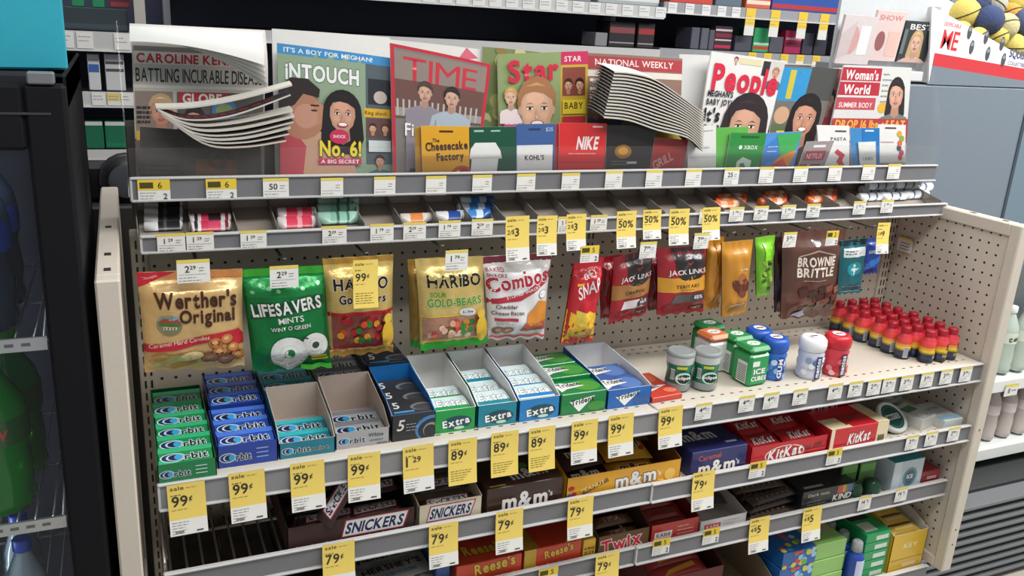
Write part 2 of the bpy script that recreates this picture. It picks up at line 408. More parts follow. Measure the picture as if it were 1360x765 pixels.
# ------------------------------------------------------------------ magazine rack
RY, RZ = -.085, 1.251
rk = tagit(empty('magazine_rack', (0, 0, 0)), 'clear acrylic magazine rack on top of the beige shelving unit', 'rack')
g = G(); g.box(-.008, W+.012, RY+.006, .06, RZ-.042, RZ-.034, 'b3aca2'); g.build('rack_floor', 'plastic', rk)
channel(rk, -.006, W+.012, RY, RZ, .041)
g = G(); g.box(-.006, W+.012, RY+.008, RY+.011, RZ-.034, RZ+.05, 'e9e9ea'); g.build('front_lip', 'clear', rk)
for x in (-.010, W+.014):
    g = G(); g.add([(x+s*.003, *p) for s in (0, 1) for p in ((RY+.006, RZ-.034), (.08, RZ-.034), (.11, RZ+.255), (.0, RZ+.255), (RY+.006, RZ+.09))], [(4, 3, 2, 1, 0), (5, 6, 7, 8, 9)]+[(i, (i+1) % 5, (i+1) % 5+5, i+5) for i in range(5)], 'e9e9ea')
    g.build('side_panel', 'clear', rk)
g = G()
for x in (.004, H, W-.004): g.box(x-.01, x+.01, .05, .07, 1.15, RZ+.07, '5a5552')
g.box(-.008, W+.012, .055, .06, RZ-.034, RZ+.08, '6b6461'); g.build('rack_back', 'plastic', rk)
# ------------------------------------------------------------------ black drinks cooler on the left
ck = tagit(empty('drinks_cooler', (0, 0, 0)), 'tall black glass door drinks cooler standing left of the beige shelving', 'cooler')
CX0, CX1, CY0, CY1, CZ1 = -.78, -.078, -.36, .2, 1.44
K = '101116'
g = G(); g.box(CX1-.03, CX1, CY0+.03, CY1, FZ, CZ1, K, .004); g.box(CX0, CX0+.03, CY0+.03, CY1, FZ, CZ1, K, .004)
g.box(CX0, CX1, CY1-.03, CY1, FZ, CZ1, '161926', .002); g.box(CX0, CX1, CY0+.03, CY1, CZ1-.05, CZ1, '2a2b30', .004)
g.box(CX0, CX1, CY0+.03, CY1, FZ, .18, K, .004); g.build('cabinet', 'matte', ck)
d_ = G(); fw_ = .052
d_.box(CX1-fw_, CX1, CY0, CY0+.028, .1, CZ1-.012, '0e0f14', .005); d_.box(CX0, CX0+fw_, CY0, CY0+.028, .1, CZ1-.012, '0e0f14', .005)
d_.box(CX0+fw_, CX1-fw_, CY0, CY0+.028, CZ1-.10, CZ1-.012, '101116', .005); d_.box(CX0+fw_, CX1-fw_, CY0, CY0+.028, .1, .2, '101116', .004)
d_.box(CX0, CX1-.02, CY0-.001, CY0+.01, CZ1-.052, CZ1-.049, '3d3d44'); door = d_.build('door', 'matte', ck)
g = G(); g.box(CX1-.045, CX1-.012, CY0-.002, CY0+.02, CZ1-.012, CZ1+.004, '9a9a9e', .002); g.build('hinge', 'metal', ck)
g = G(); g.box(CX0+fw_, CX1-fw_, CY0+.012, CY0+.016, .2, CZ1-.1, 'dfe6ea'); g.build('pane', 'glass', door)
CS = [PY(CY0+.06, 60, 450).z, PY(CY0+.06, 85, 685).z, PY(CY0+.06, 85, 685).z-.28]
for z in CS:
    g = G(); g.box(CX0+.05, CX1-.058, CY0+.045, CY0+.05, z-.012, z+.008, 'dcdfe2')
    for i in range(26): x = CX0+.06+i*.022; (x < CX1-.07) and g.box(x, x+.012, CY0+.0445, CY0+.0455, z-.004, z+.001, '7f858c')
    x = CX0+.05
    while x < CX1-.05: g.tube([(x, CY0+.05, z), (x, CY1-.04, z)], .002, 'c8ccd0', 5); x += .025
    for y in (CY0+.06, CY0+.25, CY0+.48): g.tube([(CX0+.035, y, z-.003), (CX1-.035, y, z-.003)], .003, 'c8ccd0', 5)
    for x in (CX1-.05, CX1-.062): g.tube([(x, CY0+.05, z+.002), (x+.005, CY0+.2, z+.09)], .002, 'c8ccd0', 5)
    g.build('wire_shelf', 'metal', ck)
area('cooler_lamp', (CX0+.05, CY0+.06, .82), (0, -1.57, .35), 1.0, .02, 8, (.85, .93, 1))
area('cooler_lamp', (-.42, -.27, CZ1-.06), (0, 0, 0), .5, .04, 2.0, (.85, .93, 1))
# teal box on top of the cooler
p = PZ(CZ1, 75, 84); q = PZ(CZ1, 12, 88)
tb = G(); tb.box(-.5, .0, 0, .28, 0, .26, '1d9bb0', .003); tb.box(-.501, .001, -.001, .1, .1, .103, '1890a5')
tb = tb.build('storage_box', 'paper', None, (PZ(CZ1+.002, 40, 90).x+.05, -.28, CZ1+.002), (0, 0, .25))
tagit(tb, 'plain teal box sitting on top of the black drinks cooler', 'box')
# ------------------------------------------------------------------ open refrigerated case and display on the right
oc = tagit(empty('open_cooler', (0, 0, 0)), 'grey open front refrigerated case behind the right end panel', 'cooler')
OX0, OX1 = 1.985, 3.5
DY = PY(0, 1205, 88)
g = G(); g.box(OX0, OX1, .12, .75, .88, 1.44, '77828d', .004); sx = PY(.118, 1343, 230).x; g.box(sx, sx+.012, .117, .13, .88, 1.445, '3f4a55'); g.box(sx+.012, OX1, .118, .13, .88, 1.442, '6f8390'); g.build('hood', 'painted', oc)
g = G(); g.box(OX0, OX1, .55, .75, FZ, .9, 'c4ccca'); g.box(OX0, OX0+.03, -.02, .75, FZ, .9, '77828d'); g.box(OX0, OX1, -.10, .6, FZ, .235, '3b3d3d', .004); g.build('cabinet', 'painted', oc)
for k in range(10):
    g = G(); z = .225-k*.034
    g.box(OX0, OX1, -.165+k*.004, -.10, z-.020, z, '74777a', .006); g.build('louvre', 'plastic', oc)
for z in (.54, .30):
    g = G(); g.box(OX0+.03, OX1, .0, .56, z-.015, z, 'd5dad8'); o = g.build('shelf', 'painted', oc)
    g = G(); g.box(OX0+.03, OX1, -.022, .002, z-.03, z+.012, 'e3e6e2', .003); g.build('price_channel', 'plastic', o)
# display bin of plush toys
db = tagit(empty('display_bin', (0, 0, 0)), 'white cardboard display bin with sloping side and red stripe, full of plush toys', 'display')
BY = .12
a0, a1 = PY(BY, 1238, 87), PY(BY, 1400, 114); b0, b1 = PY(BY, 1238, 8), PY(BY, 1400, 99)
pts = [(a0.x, 1.442), (a1.x, 1.442), (a1.x, a1.z), (b1.x, b1.z), (b0.x, b0.z)]
g = G(); g.prism(pts, BY, BY+.006, 'e8e8ea')
A = Art(); A.it = []
dx = a1.x-a0.x; dz = a1.z-a0.z; sl = math.atan2(dz, dx)
A.poly([(0, 1.442-a0.z), (dx, 1.442-a0.z), (dx, dz), (0, 0)], '77828d'); A.poly([(0, 0), (dx, dz), (dx, dz+.034), (0, .034)], 'c9363c')
c0 = PY(BY, 1246, 80); A.rect(.012, .045, .075, .075, 'f3dfe0'); A.text('ME', .016, .048, .05, 'cf2b33', .066, 1, rot=sl); A.text('DESPICABLE', .016, .108, .010, 'cf2b33', .066, 1, rot=sl)
for i, (u, v) in enumerate(((.12, .095), (.14, .055), (.19, .085), (.21, .04), (.26, .07), (.28, .025))): A.ell(u, v, .009, .020, '4a4f57', 10); A.ell(u, v+.008, .006, .006, '8d9299', 8)
A.text('SQUISHY', .30, .035, .022, '3a4a7a', .10, 1, rot=sl); A.text('COLLECTIBLES', .30, .014, .010, '5a6a8a', .09, 0, rot=sl)
A.put(g, lambda u, v, k: (a0.x+u, BY-k, a0.z+v)); g.build('side_panel', 'paper', db)
g = G(); q = [(a0.x, 1.442), (a1.x, 1.442), (a1.x, b1.z+.10), (b0.x+.1, b0.z+.10), (b0.x, b0.z)]; g.prism(q, BY+.20, BY+.206, 'e8e8ea'); g.build('side_panel', 'paper', db)
g = G(); g.box(a0.x, a1.x, BY+.006, BY+.2, 1.442, 1.446, 'dededf'); g.box(a0.x, a0.x+.006, BY+.006, BY+.2, 1.442, b0.z, 'e8e8ea'); g.box(a1.x-.006, a1.x, BY+.006, BY+.2, 1.442, b1.z, 'e8e8ea'); g.build('bin_floor', 'paper', db)
# ------------------------------------------------------------------ shelving of the next aisle, seen over the magazines
bg = tagit(empty('aisle_shelving', (0, 0, 0)), 'aisle shelving beyond the magazine rack, shade painted into its navy back', 'shelving')
FY = 1.0
g = G(); g.box(-1.2, 3.6, 1.42, 1.46, FZ, 2.3, '363c52'); g.build('back_panel', 'painted', bg)  # navy holds the shade and haze seen over the shelf back
g = G(); g.box(-1.2, 3.6, .98, 1.42, FZ, .06, '2e2e33'); g.build('kick_base', 'painted', bg)
def bshelf(x0, x1, z, h=.034, c='c9c9c7', d=.42):
    g = G(); g.box(x0, x1, FY+.004, FY+d, z-.02, z-.002, '4c4d54'); o = g.build('shelf', 'painted', bg)
    g = G(); g.box(x0, x1, FY-.004, FY+.006, z-h, z, c); g.box(x0, x1, FY-.008, FY+.004, z-h-.002, z-h+.002, 'd8d8d6'); g.build('price_channel', 'plastic', o)
BXL, BXM = .14, 1.739
bshelf(-1.1, BXL, 1.455, .05); bshelf(-1.1, BXL, 1.295, .04); bshelf(-1.1, BXL, 1.135, .03)
bshelf(BXL, BXM, 1.622, .038); bshelf(BXM, 3.3, 1.641, .036, '9fa0a4')
bshelf(.27, BXM, 1.480); bshelf(BXM, 3.3, 1.486, .036, '9fa0a4'); bshelf(BXL, 3.3, 1.2)
for x in (BXL-.01, BXM): g = G(); g.box(x, x+.02, 1.36, 1.42, FZ, 2.3, 'b9bcc2'); g.build('upright', 'painted', bg)
g = G(); p = PY(.99, 185, 20); g.box(p.x-.012, p.x+.016, 1.0, 1.02, 1.47, 1.9, 'b9b4ac'); g.build('upright', 'painted', bg)
def bgbox(px0, px1, z, h, c, band=None, d=.10, y=FY+.03, nm='carton', lab=None, txt=None, grp=None, cat='box'):
    a = PY(y, px0, 60).x; b = PY(y, px1, 60).x
    g = G(); g.box(0, b-a, 0, d, 0, h, c, .002); A = Art()
    if band:
        for (v0, v1, cc) in band: A.rect(.002, h*v0, b-a-.004, h*(v1-v0), cc)
    if txt: A.text(txt[0], (b-a)/2, h*txt[1], txt[2], txt[3], (b-a)*.8, 1, al='c')
    A.put(g, flat_y(0, 0, 0)); o = g.build(nm, 'paper', None, (a, y, z)); tagit(o, lab, cat, grp); return o
# left of the newspapers
S_ = 1.295
bgbox(114, 130, S_+.001, .098, 'd9dadd', [(.5, .72, '3c6bb5'), (.8, .86, '8a8f99')], lab='white box with blue band on the far shelf beside the cooler')
bgbox(137, 163, S_+.001, .10, 'd6d6d8', [(.52, .6, '55524f'), (.72, .8, '55524f')], lab='white box with grey bands on the far shelf left of the newspapers')
bgbox(100, 128, 1.136, .075, '0c6b4b', [(.86, 1, 'd8d8d6'), (.0, .05, '0a5a40')], lab='dark green box on the far shelf closest to the black cooler', y=FY+.02)
bgbox(130, 173, 1.136, .075, '0a6f4c', [(.86, 1, 'd8d8d6'), (.08, .2, '0c7d57')], lab='wide dark green box on the far shelf beside the newspapers', y=FY+.02)
bgbox(86, 172, 1.456, .06, '2d3a40', [(.1, .3, '3a4a50')], lab='long dark blister tray on the far shelf at the top left', y=FY+.02)
bgbox(150, 176, 1.52, .05, '8d3a42', [(.3, .6, '5a2228')], lab='small red pack on the far shelf at the top left')
for k, (px, c) in enumerate(((108, '1f8a5c'), (135, '1f8a5c'))): bgbox(px-8, px+8, 1.517, .028, c, lab=('left' if k == 0 else 'right')+' of two small green packs on the far dark blister tray')
# dark camera-like case low behind the left end panel
g = G(); g.lathe([(.0, 0), (.055, .003), (.06, .02), (.055, .06), (.04, .075), (.0, .076)], '1b1b20', 20, axis='y'); g.lathe([(.038, -.004), (.03, -.006), (.0, -.003)], '4a4d55', 20, axis='y', cap=False); g.box(-.13, .10, .02, .09, -.05, .035, '17171b', .01)
tagit(g.build('black_case', 'plastic', None, (PY(.4, 155, 232).x+.02, .40, 1.156)), 'black rounded case behind the left end panel top', 'case')
g = G(); g.box(-.14, .2, .37, .55, FZ, 1.105, '3a3836', .004); tagit(g.build('back_stand', 'painted'), 'dark stand behind the left end of the beige shelving', 'stand')
# right bay tier between the strips: small boxes
T = 1.487
items = [(917, 928, .075, '5a5b68'), (930, 940, .075, '60616e'), (941, 948, .07, '585966'), (948, 971, .085, '3a2330'), (1000, 1021, .088, '37a86c'), (1042, 1064, .085, 'a3204f'), (1066, 1080, .08, '3b3a49'), (1082, 1098, .08, '33323f'), (976, 998, .055, '4c4d5b'), (1022, 1040, .06, '53535f')]
nmz = ['grey slim box, leftmost of three', 'grey slim box, middle of three', 'grey slim box, rightmost of three', 'maroon patterned box', 'bright green box', 'crimson box', 'dark grey box left of the last', 'dark grey box, last', 'low grey box beside the green one', 'low grey box between green and crimson ones']
for (x0, x1, h, c), n in zip(items, nmz):
    b = None
    if c == '3a2330': b = [(.1, .22, 'c0294f'), (.4, .46, 'd8c8cc'), (.55, .7, '8a2040'), (.8, .88, 'd8c8cc')]
    if c == '37a86c': b = [(.12, .25, 'c23b2f'), (.3, .4, 'bfe6cf')]
    if c == 'a3204f': b = [(.3, .5, '6a1232'), (.6, .7, 'd88aa4')]
    bgbox(x0, x1, T, h, c, b, lab=n+' on the far shelf above the celebrity magazine')
for i, (x0, x1, c) in enumerate(((808, 842, '241f24'), (846, 868, '2c2226'))):
    bgbox(x0, x1, 1.481, .085, c, [(.55, .78, 'a53038' if i else '8a4448'), (.15, .2, '9a9a9e')], lab=('left' if i == 0 else 'right')+' dark pack with red print on the far shelf above the curled newspapers')
bgbox(790, 806, 1.481, .045, '8a8a90', lab='small grey jar shaped pack on the far shelf beside the dark red packs')
# boxes standing on the upper far shelf
top = [(884, 940, 'c8453a', 'red'), (944, 978, '5f6f7d', 'slate'), (984, 1016, 'd3603f', 'orange red'), (1018, 1112, '2b4fa0', 'wide blue'), (1114, 1150, 'cfe0d8', 'pale green'), (1152, 1166, '31a6ad', 'teal'), (1168, 1200, 'dfe3e4', 'pale')]
for x0, x1, c, n in top:
    bgbox(x0, x1, 1.642, .14, c, [(.05, .16, 'b8333a')] if n == 'wide blue' else [(.1, .2, 'e8d8c8')] if n == 'orange red' else None, lab=n+' box at the very top of the far shelf, cut by the photo edge')
for i, (x0, x1, c) in enumerate(((560, 620, '7d8a86'), (630, 690, '9aa2a8'), (700, 780, '8b9499'), (790, 870, 'a7adb0'))):
    bgbox(x0, x1, 1.623, .12, c, [(.1, .3, 'd5dadc')], lab=f'pale carton at the very top of the far shelf, {ORD[i]} from the left')
# small tags on the far price strips
def fartag(px, z, w, h, c, lab, grp, top=None):
    x = PY(FY-.01, px, 20).x
    g = G(); g.box(-w/2, w/2, -.001, .001, -h, 0, c); A = Art()
    if top: A.rect(-w/2, -h*.62, w, h*.62, top)
    A.lines(-w*.4, -h*.3, w*.8, 2, h*.25, '8d8d8d', .002, int(px)); A.put(g, flat_y(0, -.001, 0)); o = g.build('price_tag', 'paper', None, (x, FY-.006, z)); tagit(o, lab, 'price tag', grp)
for i, px in enumerate(range(570, 880, 22)): fartag(px, 1.621, .042, .034, 'e4e4e2', f'small white price tag on the far upper left strip, {ORD[i]} from the left', 'white tags on the left far strip')
for i, px in enumerate((893, 916, 938, 959, 978)): fartag(px, 1.640, .036, .034, 'e6e6e4', f'small white tag left of the far hanging yellow tags, {ORD[i]} from the left', 'white tags on the right far strip')
for i, px in enumerate((998, 1031, 1068, 1097)): fartag(px, 1.640, .042, .095, 'e2e0da', f'hanging yellow sale tag on the far upper strip, {ORD[i]} from the left', 'yellow tags on the upper far strip', 'f0c93a')
for i, px in enumerate((1007, 1028, 1051, 1072, 1094)): fartag(px, 1.486, .036, .036, 'ece5c8', f'yellow price tag on the far lower strip, {ORD[i]} from the left', 'yellow tags on the lower far strip', 'f0c93a')
for i, px in enumerate((84, 110, 160)): fartag(px, 1.452, .04, .042, 'eceae6', f'white price tag on the far top strip beside the cooler, {ORD[i]} from the left', 'white tags beside the cooler')
for i, px in enumerate((122, 143, 162)): fartag(px, 1.293, .034, .034, 'eceae6', f'white price tag on the far lower strip beside the cooler, {ORD[i]} from the left', 'white tags beside the cooler', 'e6d27a' if i == 1 else None)
# magazine stand in front of the open case: pale fashion magazines
MY = .14
def farmag(px0, px1, py0, py1, c, lab, art):
    a = PY(MY, px0, py1); b = PY(MY, px1, py1); t = PY(MY, px0, py0)
    w, h = b.x-a.x, t.z-a.z
    g = G(); g.box(0, w, 0, .008, 0, h, c); A = Art(); art(A, w, h); A.put(g, flat_y(0, 0, 0), clip=(w, h))
    tagit(g.build('magazine', 'gloss', None, (a.x, MY, a.z), (.12, 0, 0)), lab, 'magazine', 'magazines on the far stand')
def m1(A, w, h): A.ell(w*.35, h*.5, w*.2, h*.3, 'd9a9a6'); A.rect(w*.55, h*.2, w*.3, h*.6, 'f4f1f1'); A.poly([(0, h*.6), (w*.4, h*.9), (w*.3, h*.2), (.0, .1*h)], 'd5c6c6')
def m2(A, w, h): A.text('SHOW', w*.5, h*.82, h*.1, 'd98a8c', w*.8, 1, al='c'); A.ell(w*.3, h*.4, w*.16, h*.2, '9c6468'); A.rect(w*.55, h*.1, w*.4, h*.5, 'e8c2b8')
def m3(A, w, h): A.text('BEST', w*.55, h*.80, h*.13, 'f3f0f0', w*.75, 1, al='c'); A.person(w*.5, h*.25, h*.5, 'dcb29c', 'c9a878', 'd8b0a4', True, True, .8); A.rect(0, h*.2, w*.12, h*.6, '6e7a7c')
g = G(); a = PY(MY, 1112, 84); b = PY(MY, 1226, 84); g.box(a.x, b.x, MY-.01, MY+.1, a.z-.04, a.z-.012, 'd8d8da', .003)
g.box(a.x, b.x, MY+.02, MY+.03, a.z-.04, a.z+.22, 'd0d4d6'); g.box(a.x, a.x+.02, MY+.03, MY+.08, FZ, a.z, '9a9ca0'); g.box(b.x-.02, b.x, MY+.03, MY+.08, FZ, a.z, '9a9ca0')
tagit(g.build('magazine_stand', 'plastic'), 'pale stand of fashion magazines beside the plush toy bin', 'stand')
farmag(1108, 1152, 18, 84, 'dfd4d4', 'pale fashion magazine at the left of the far stand', m1)
farmag(1150, 1188, 12, 80, 'e6cfcb', 'pink fashion magazine in the middle of the far stand', m2)
farmag(1190, 1228, 26, 82, '3d4144', 'dark fashion magazine with blonde cover portrait on the far stand', m3)
# plush toys: plain round soft balls
cl = ['d9c66a', '3d4a72', 'd9c66a', 'c9bd8f', 'd9a24a', 'd9c66a', '47527a', 'd4bf62', 'b9b3a4', 'd9c66a', '505b80', 'd4bf62']
sp = [(1282, 18, .052), (1313, 27, .05), (1275, 44, .04), (1335, 35, .045), (1343, 18, .04), (1298, 50, .035), (1300, 4, .04), (1325, 50, .036), (1322, 6, .04), (1345, 62, .045), (1362, 30, .05), (1352, 4, .045)]
wh = ['yellow with dark seam', 'dark blue', 'small yellow', 'cream', 'orange', 'small yellow at the bin rim', 'blue at the back', 'yellow at the front edge', 'grey', 'yellow lowest', 'slate', 'yellow at the top right']
for (px, py, r), c, n in zip(sp, cl, wh):
    r *= .86
    p = PY(BY+.03+r+(.05 if py < 20 else 0), px, py); g = G()
    g.lathe([(r*math.sin(math.pi*k/10), -r*math.cos(math.pi*k/10)) for k in range(11)], c, 18, cap=False)
    g.lathe([(r*1.004, -.002, '4b4636'), (r*1.004, .002)], '4b4636', 18, cap=False)
    tagit(g.build('plush_ball', 'soft', None, p, (R.uniform(-.6, .6), R.uniform(-.6, .6), 0)), n+' round plush ball in the white display bin', 'plush toy', 'plush balls in the display bin')
k = 0
for lay, n in ((0, 6), (1, 5)):
    for i in range(n):
        r = .034; x = a0.x+.06+(a1.x-a0.x-.11)*i/(n-1)*(1 if lay == 0 else .82); z = 1.447+r+lay*.068
        g = G(); g.lathe([(r*math.sin(math.pi*t/8), -r*math.cos(math.pi*t/8)) for t in range(9)], ['d9c66a', '47527a', 'b9b3a4'][(i+lay) % 3], 16, cap=False)
        tagit(g.build('plush_ball', 'soft', None, (x, BY+.10+.03*(i % 2), z)), f'round plush ball deep in the display bin, {ORD[k]} of the lower layers', 'plush toy', 'plush balls in the display bin'); k += 1
# ================================================================== price tags
TAGM = {}
def price(A, t, x, y, h, c='2b2a20'):
    """'99c' -> 99 and a small cent sign; '2.99' -> 2 with raised 99; '2/$3'"""
    if t.endswith('c'):
        A.text(t[:-1], x, y, h, c, h*1.35, 1); A.text('¢', x+h*1.48, y+h*.45, h*.5, c, None, 1)
    elif '/' in t:
        a, b = t.split('/$'); A.text(a, x-h*.1, y+h*.2, h*.6, c, None, 0); A.text('/', x+h*.32, y+h*.25, h*.5, c, None, 0); A.text('$', x+h*.52, y+h*.3, h*.55, c, None, 0); A.text(b, x+h*.95, y, h, c, None, 1)
    elif '.' in t:
        a, b = t.split('.'); A.text(a, x, y, h, c, None, 1); A.text(b, x+h*.72*len(a), y+h*.42, h*.58, c, None, 1)
    else: A.text(t, x, y, h, c, None, 1)
def sale_art(pr, w, h, white):
    A = Art(); wy = .30*h if white else 0
    if white: A.rect(0, 0, w, wy, 'e9e7e2')
    A.text('sale', w*.08, h*.885, w*.12, '6d6222', w*.36, 1); A.lines(w*.5, h*.905, w*.42, 1, .003, '9a8a3a', .0011, 3)
    A.lines(w*.08, h*.775, w*.4, 1, .003, '6d6222', .0016, 4)
    price(A, pr, w*.10, h*.56, w*.31); A.lines(w*.08, h*.49, w*.5, 1, .003, '8d7d35', .0008, 5)
    if not white: A.lines(w*.08, h*.30, w*.8, 5, h*.05, '6d6222', .0010, 6)
    else: A.lines(w*.06, wy*.80, w*.5, 5, wy*.17, '6f6f6c', .0009, 6); A.rect(w*.70, wy*.12, w*.18, wy*.10, '55534f'); A.rect(w*.14, wy*.16, w*.22, wy*.14, '8a8986')
    return A
def white_art(pr, w, h, split=False):
    A = Art()
    if split:
        A.rect(0, h*.52, w, h*.48, 'e8c93c'); A.rect(w*.06, h*.6, w*.42, h*.28, '4a4416'); A.text(pr.split('.')[0], w*.62, h*.60, h*.28, '3a3410', None, 1)
        A.lines(w*.06, h*.38, w*.5, 3, h*.13, '8f8f8c', .0009, 2); A.text('2', w*.78, h*.1, h*.26, '3a3a38', None, 1)
    else:
        A.rect(0, h*.86, w, h*.14, 'e6cf56'); pr and price(A, pr, w*.24, h*.46, h*.28); A.lines(w*.66, h*.62, w*.3, 2, h*.12, '6a6a68', .0009, 8)
        A.rect(w*.05, h*.36, w*.85, .0006, 'a8a8a5'); A.lines(w*.06, h*.22, w*.7, 2, h*.13, '7c7c79', .0009, 9)
    return A
def tag(kind, px, py, Y, pr, label, w=None, h=None, rot=0, x=None):
    W0 = {'sale': .058, 'all': .056, 'white': .041, 'split': .045}[kind]; H0 = {'sale': .088, 'all': .088, 'white': .038, 'split': .040}[kind]
    w = w or W0; h = h or H0; k = (kind, pr, round(w, 4), round(h, 4))
    if k not in TAGM:
        g = G(); yel = kind in ('sale', 'all'); base = 'efd36a' if yel else 'e9e8e4'
        bend = lambda v: -.010*(1-v/h)**2 if yel else 0
        for d in (0, .0007): g.grid(1, 6, lambda u, v, d=d: (u*w, bend(v*h)+d, v*h-h), base, True, flip=d > 0)
        A = sale_art(pr, w, h, kind == 'sale') if yel else white_art(pr, w, h, kind == 'split')
        A.put(g, lambda u, v, o: (u, bend(v)-o, v-h), L=.02 if yel else None)
        TAGM[k] = g.mesh('price_tag', 'paper')
    p = PY(Y, px, py); o = bpy.data.objects.new('price_tag', TAGM[k]); COL.objects.link(o)
    o.location = p; o.rotation_euler = (0, rot, 0)
    tagit(o, label, 'price tag', {'sale': 'yellow sale tags', 'all': 'yellow sale tags', 'white': 'white shelf tags', 'split': 'yellow and white shelf tags'}[kind]); return o
gs = [('sale', 221, 646, '99c', 'the green gum carton at the far left'), ('sale', 303, 630, '99c', 'the blue gum carton'), ('sale', 385, 617, '99c', 'the teal gum carton'), ('sale', 462, 605, '99c', 'the silver gum carton'), ('sale', 535, 595, '1.29', 'the black gum carton'), ('all', 596, 586, '89c', 'the bright green gum carton'), ('all', 653, 576, '89c', 'the teal gum carton with white walls'), ('all', 703, 570, '89c', 'the sky blue gum carton with white walls'), ('sale', 760, 561, '99c', 'the green leaf patterned gum packs'), ('sale', 809, 553, '99c', 'the open blue and white gum carton'), ('sale', 876, 543, '99c', 'the single red gum pack')]
for i, (k, px, py, pr, n) in enumerate(gs): tag(k, px, py, -.3495, pr, 'yellow sale tag on the gum shelf below '+n, rot=R.uniform(-.02, .02))
wn = ['the two dark green gum bottles', 'the orange lidded gum box', 'the front green cube gum box', 'the blue gum bottles', 'the white capped gum bottle', 'the red capped gum bottle', 'the gap right of the gum bottles', 'the gap left of the energy shots', 'the barcode side of the energy shots', 'the front row of energy shots', 'the rightmost energy shot', 'the right corner of the gum shelf']
for (px, py, pr), n in zip([(925, 537, '4.49'), (983, 527, '4.49'), (1016, 523, '4.49'), (1055, 518, '4.49'), (1102, 511, '4.49'), (1129, 508, '2.29'), (1154, 506, '2.29'), (1174, 503, '2.79'), (1198, 500, '3.29'), (1225, 496, '3.29'), (1251, 492, '3.29'), (1277, 489, '3.29')], wn):
    tag('white', px, py, -.3478, pr, 'white price tag on the gum shelf edge below '+n)
for px, py, n in ((428, 725, 'the dark chocolate bar carton'), (570, 699, 'the cream chocolate bar carton'), (659, 681, 'the brown candy box'), (755, 664, 'the yellow candy carton'), (921, 629, 'the navy candy box')):
    tag('sale', px, py, -.354, '79c', 'yellow 79 cent sale tag hung under the second shelf at '+n)
for px, py, n in ((997, 615, 'the open red wafer carton'), (1100, 598, 'the red and cream wafer box')): tag('split', px, py, -.3525, '5.99', 'yellow and white tag on the second shelf below '+n)
for px, py, pr, n in ((1205, 580, '2.29', 'the round mint tin'), (1231, 575, '1.99', 'the white floss pack'), (1261, 569, '2.99', 'the rightmost white pack')): tag('white', px, py, -.3525, pr, 'white price tag on the second shelf edge below '+n)
tag('sale', 792, 738, -.324, '79c', 'yellow 79 cent sale tag hung under the third shelf at the brown caramel bar carton')
for px, py, n in ((868, 718, 'the red bar carton'), (935, 704, 'the white bar carton'), (716, 757, 'the orange peanut butter carton')): tag('split', px, py, -.3225, '5.99', 'yellow and white price tag on the third shelf below '+n)
for px, py, n in ((997, 690, 'the dark bar pile'), (1068, 676, 'the black bar box')): tag('sale', px, py, -.3235, '4/$5', 'yellow four for five dollars tag hung under the third shelf at '+n)
for px, py, n in ((1142, 661, 'the green blister packs'), (1191, 650, 'the white and teal box')): tag('white', px, py, -.3225, '14.9', 'white price tag on the third shelf edge below '+n)
# magazine rack and tray strips
rn = ['the newspapers, leftmost', 'the newspapers, second', 'the lower curl of the newspapers', 'the kissing couple magazine', 'the red bordered magazine', 'the yellow gift card', 'the dark green gift card', 'the blue gift card', 'the red gift card', 'the black gift card', 'the dull red gift card', 'the white gift card', 'the green gift cards', 'the rainbow gift card', 'the grey and red gift card', 'the red squiggle gift card', 'the sky blue gift card', 'the last white gift card']
for i, (px, py) in enumerate([(182, 239), (273, 238), (349, 237), (426, 236.5), (497, 235), (566, 234), (628, 232.5), (687, 231), (747, 230), (805, 227), (859, 226), (912, 225), (963, 223.5), (1010, 222), (1056, 221), (1102, 220), (1147, 219), (1181, 218)]):
    k = 'split' if i < 2 else 'white'
    tag(k, px, py, RY-.0045, ['6.99', '6.99', '50', ''][min(i, 3)] if i != 12 else '25', 'price tag on the magazine rack strip by '+rn[i], w=.052 if i < 2 else .046 if i == 2 else .042, h=.038)
tn = ['the black lip balms, left', 'the black lip balms, right', 'the empty third tray cell', 'the pale green rolls', 'the empty cell beside the green rolls', 'the orange roll', 'the navy roll', 'the blue rolls', 'the first hanging yellow tag', 'the third hanging yellow tag', 'the fourth hanging yellow tag', 'the last hanging yellow tag', 'the first orange rolls', 'the second orange rolls', 'the gap between orange rolls', 'the third orange rolls', 'the white tubes, left', 'the white tubes, right']
for i, (px, py) in enumerate([(208, 311), (247, 309), (319, 307), (428, 301), (492, 298), (536, 296), (583, 293.5), (627, 291.5), (742, 288), (785, 286), (856, 282), (930, 278), (970, 275.5), (1003, 274), (1040, 272.5), (1073, 271), (1135, 267.5), (1172, 265.5)]):
    tag('white', px, py, TY-.0045, ['1.29', '1.29', '1.29', '2.29', '1.79', '2.29', '1.79', '2.29'][i % 8], 'white tag on the candy tray strip at '+tn[i], w=.045 if i < 8 else .04, h=.033)
def hooktag(k, px, py, Y, pr, n, w, h): return tag(k, px, py, Y, pr, n, w, h, rot=R.uniform(-.03, .03))
hy = -.185
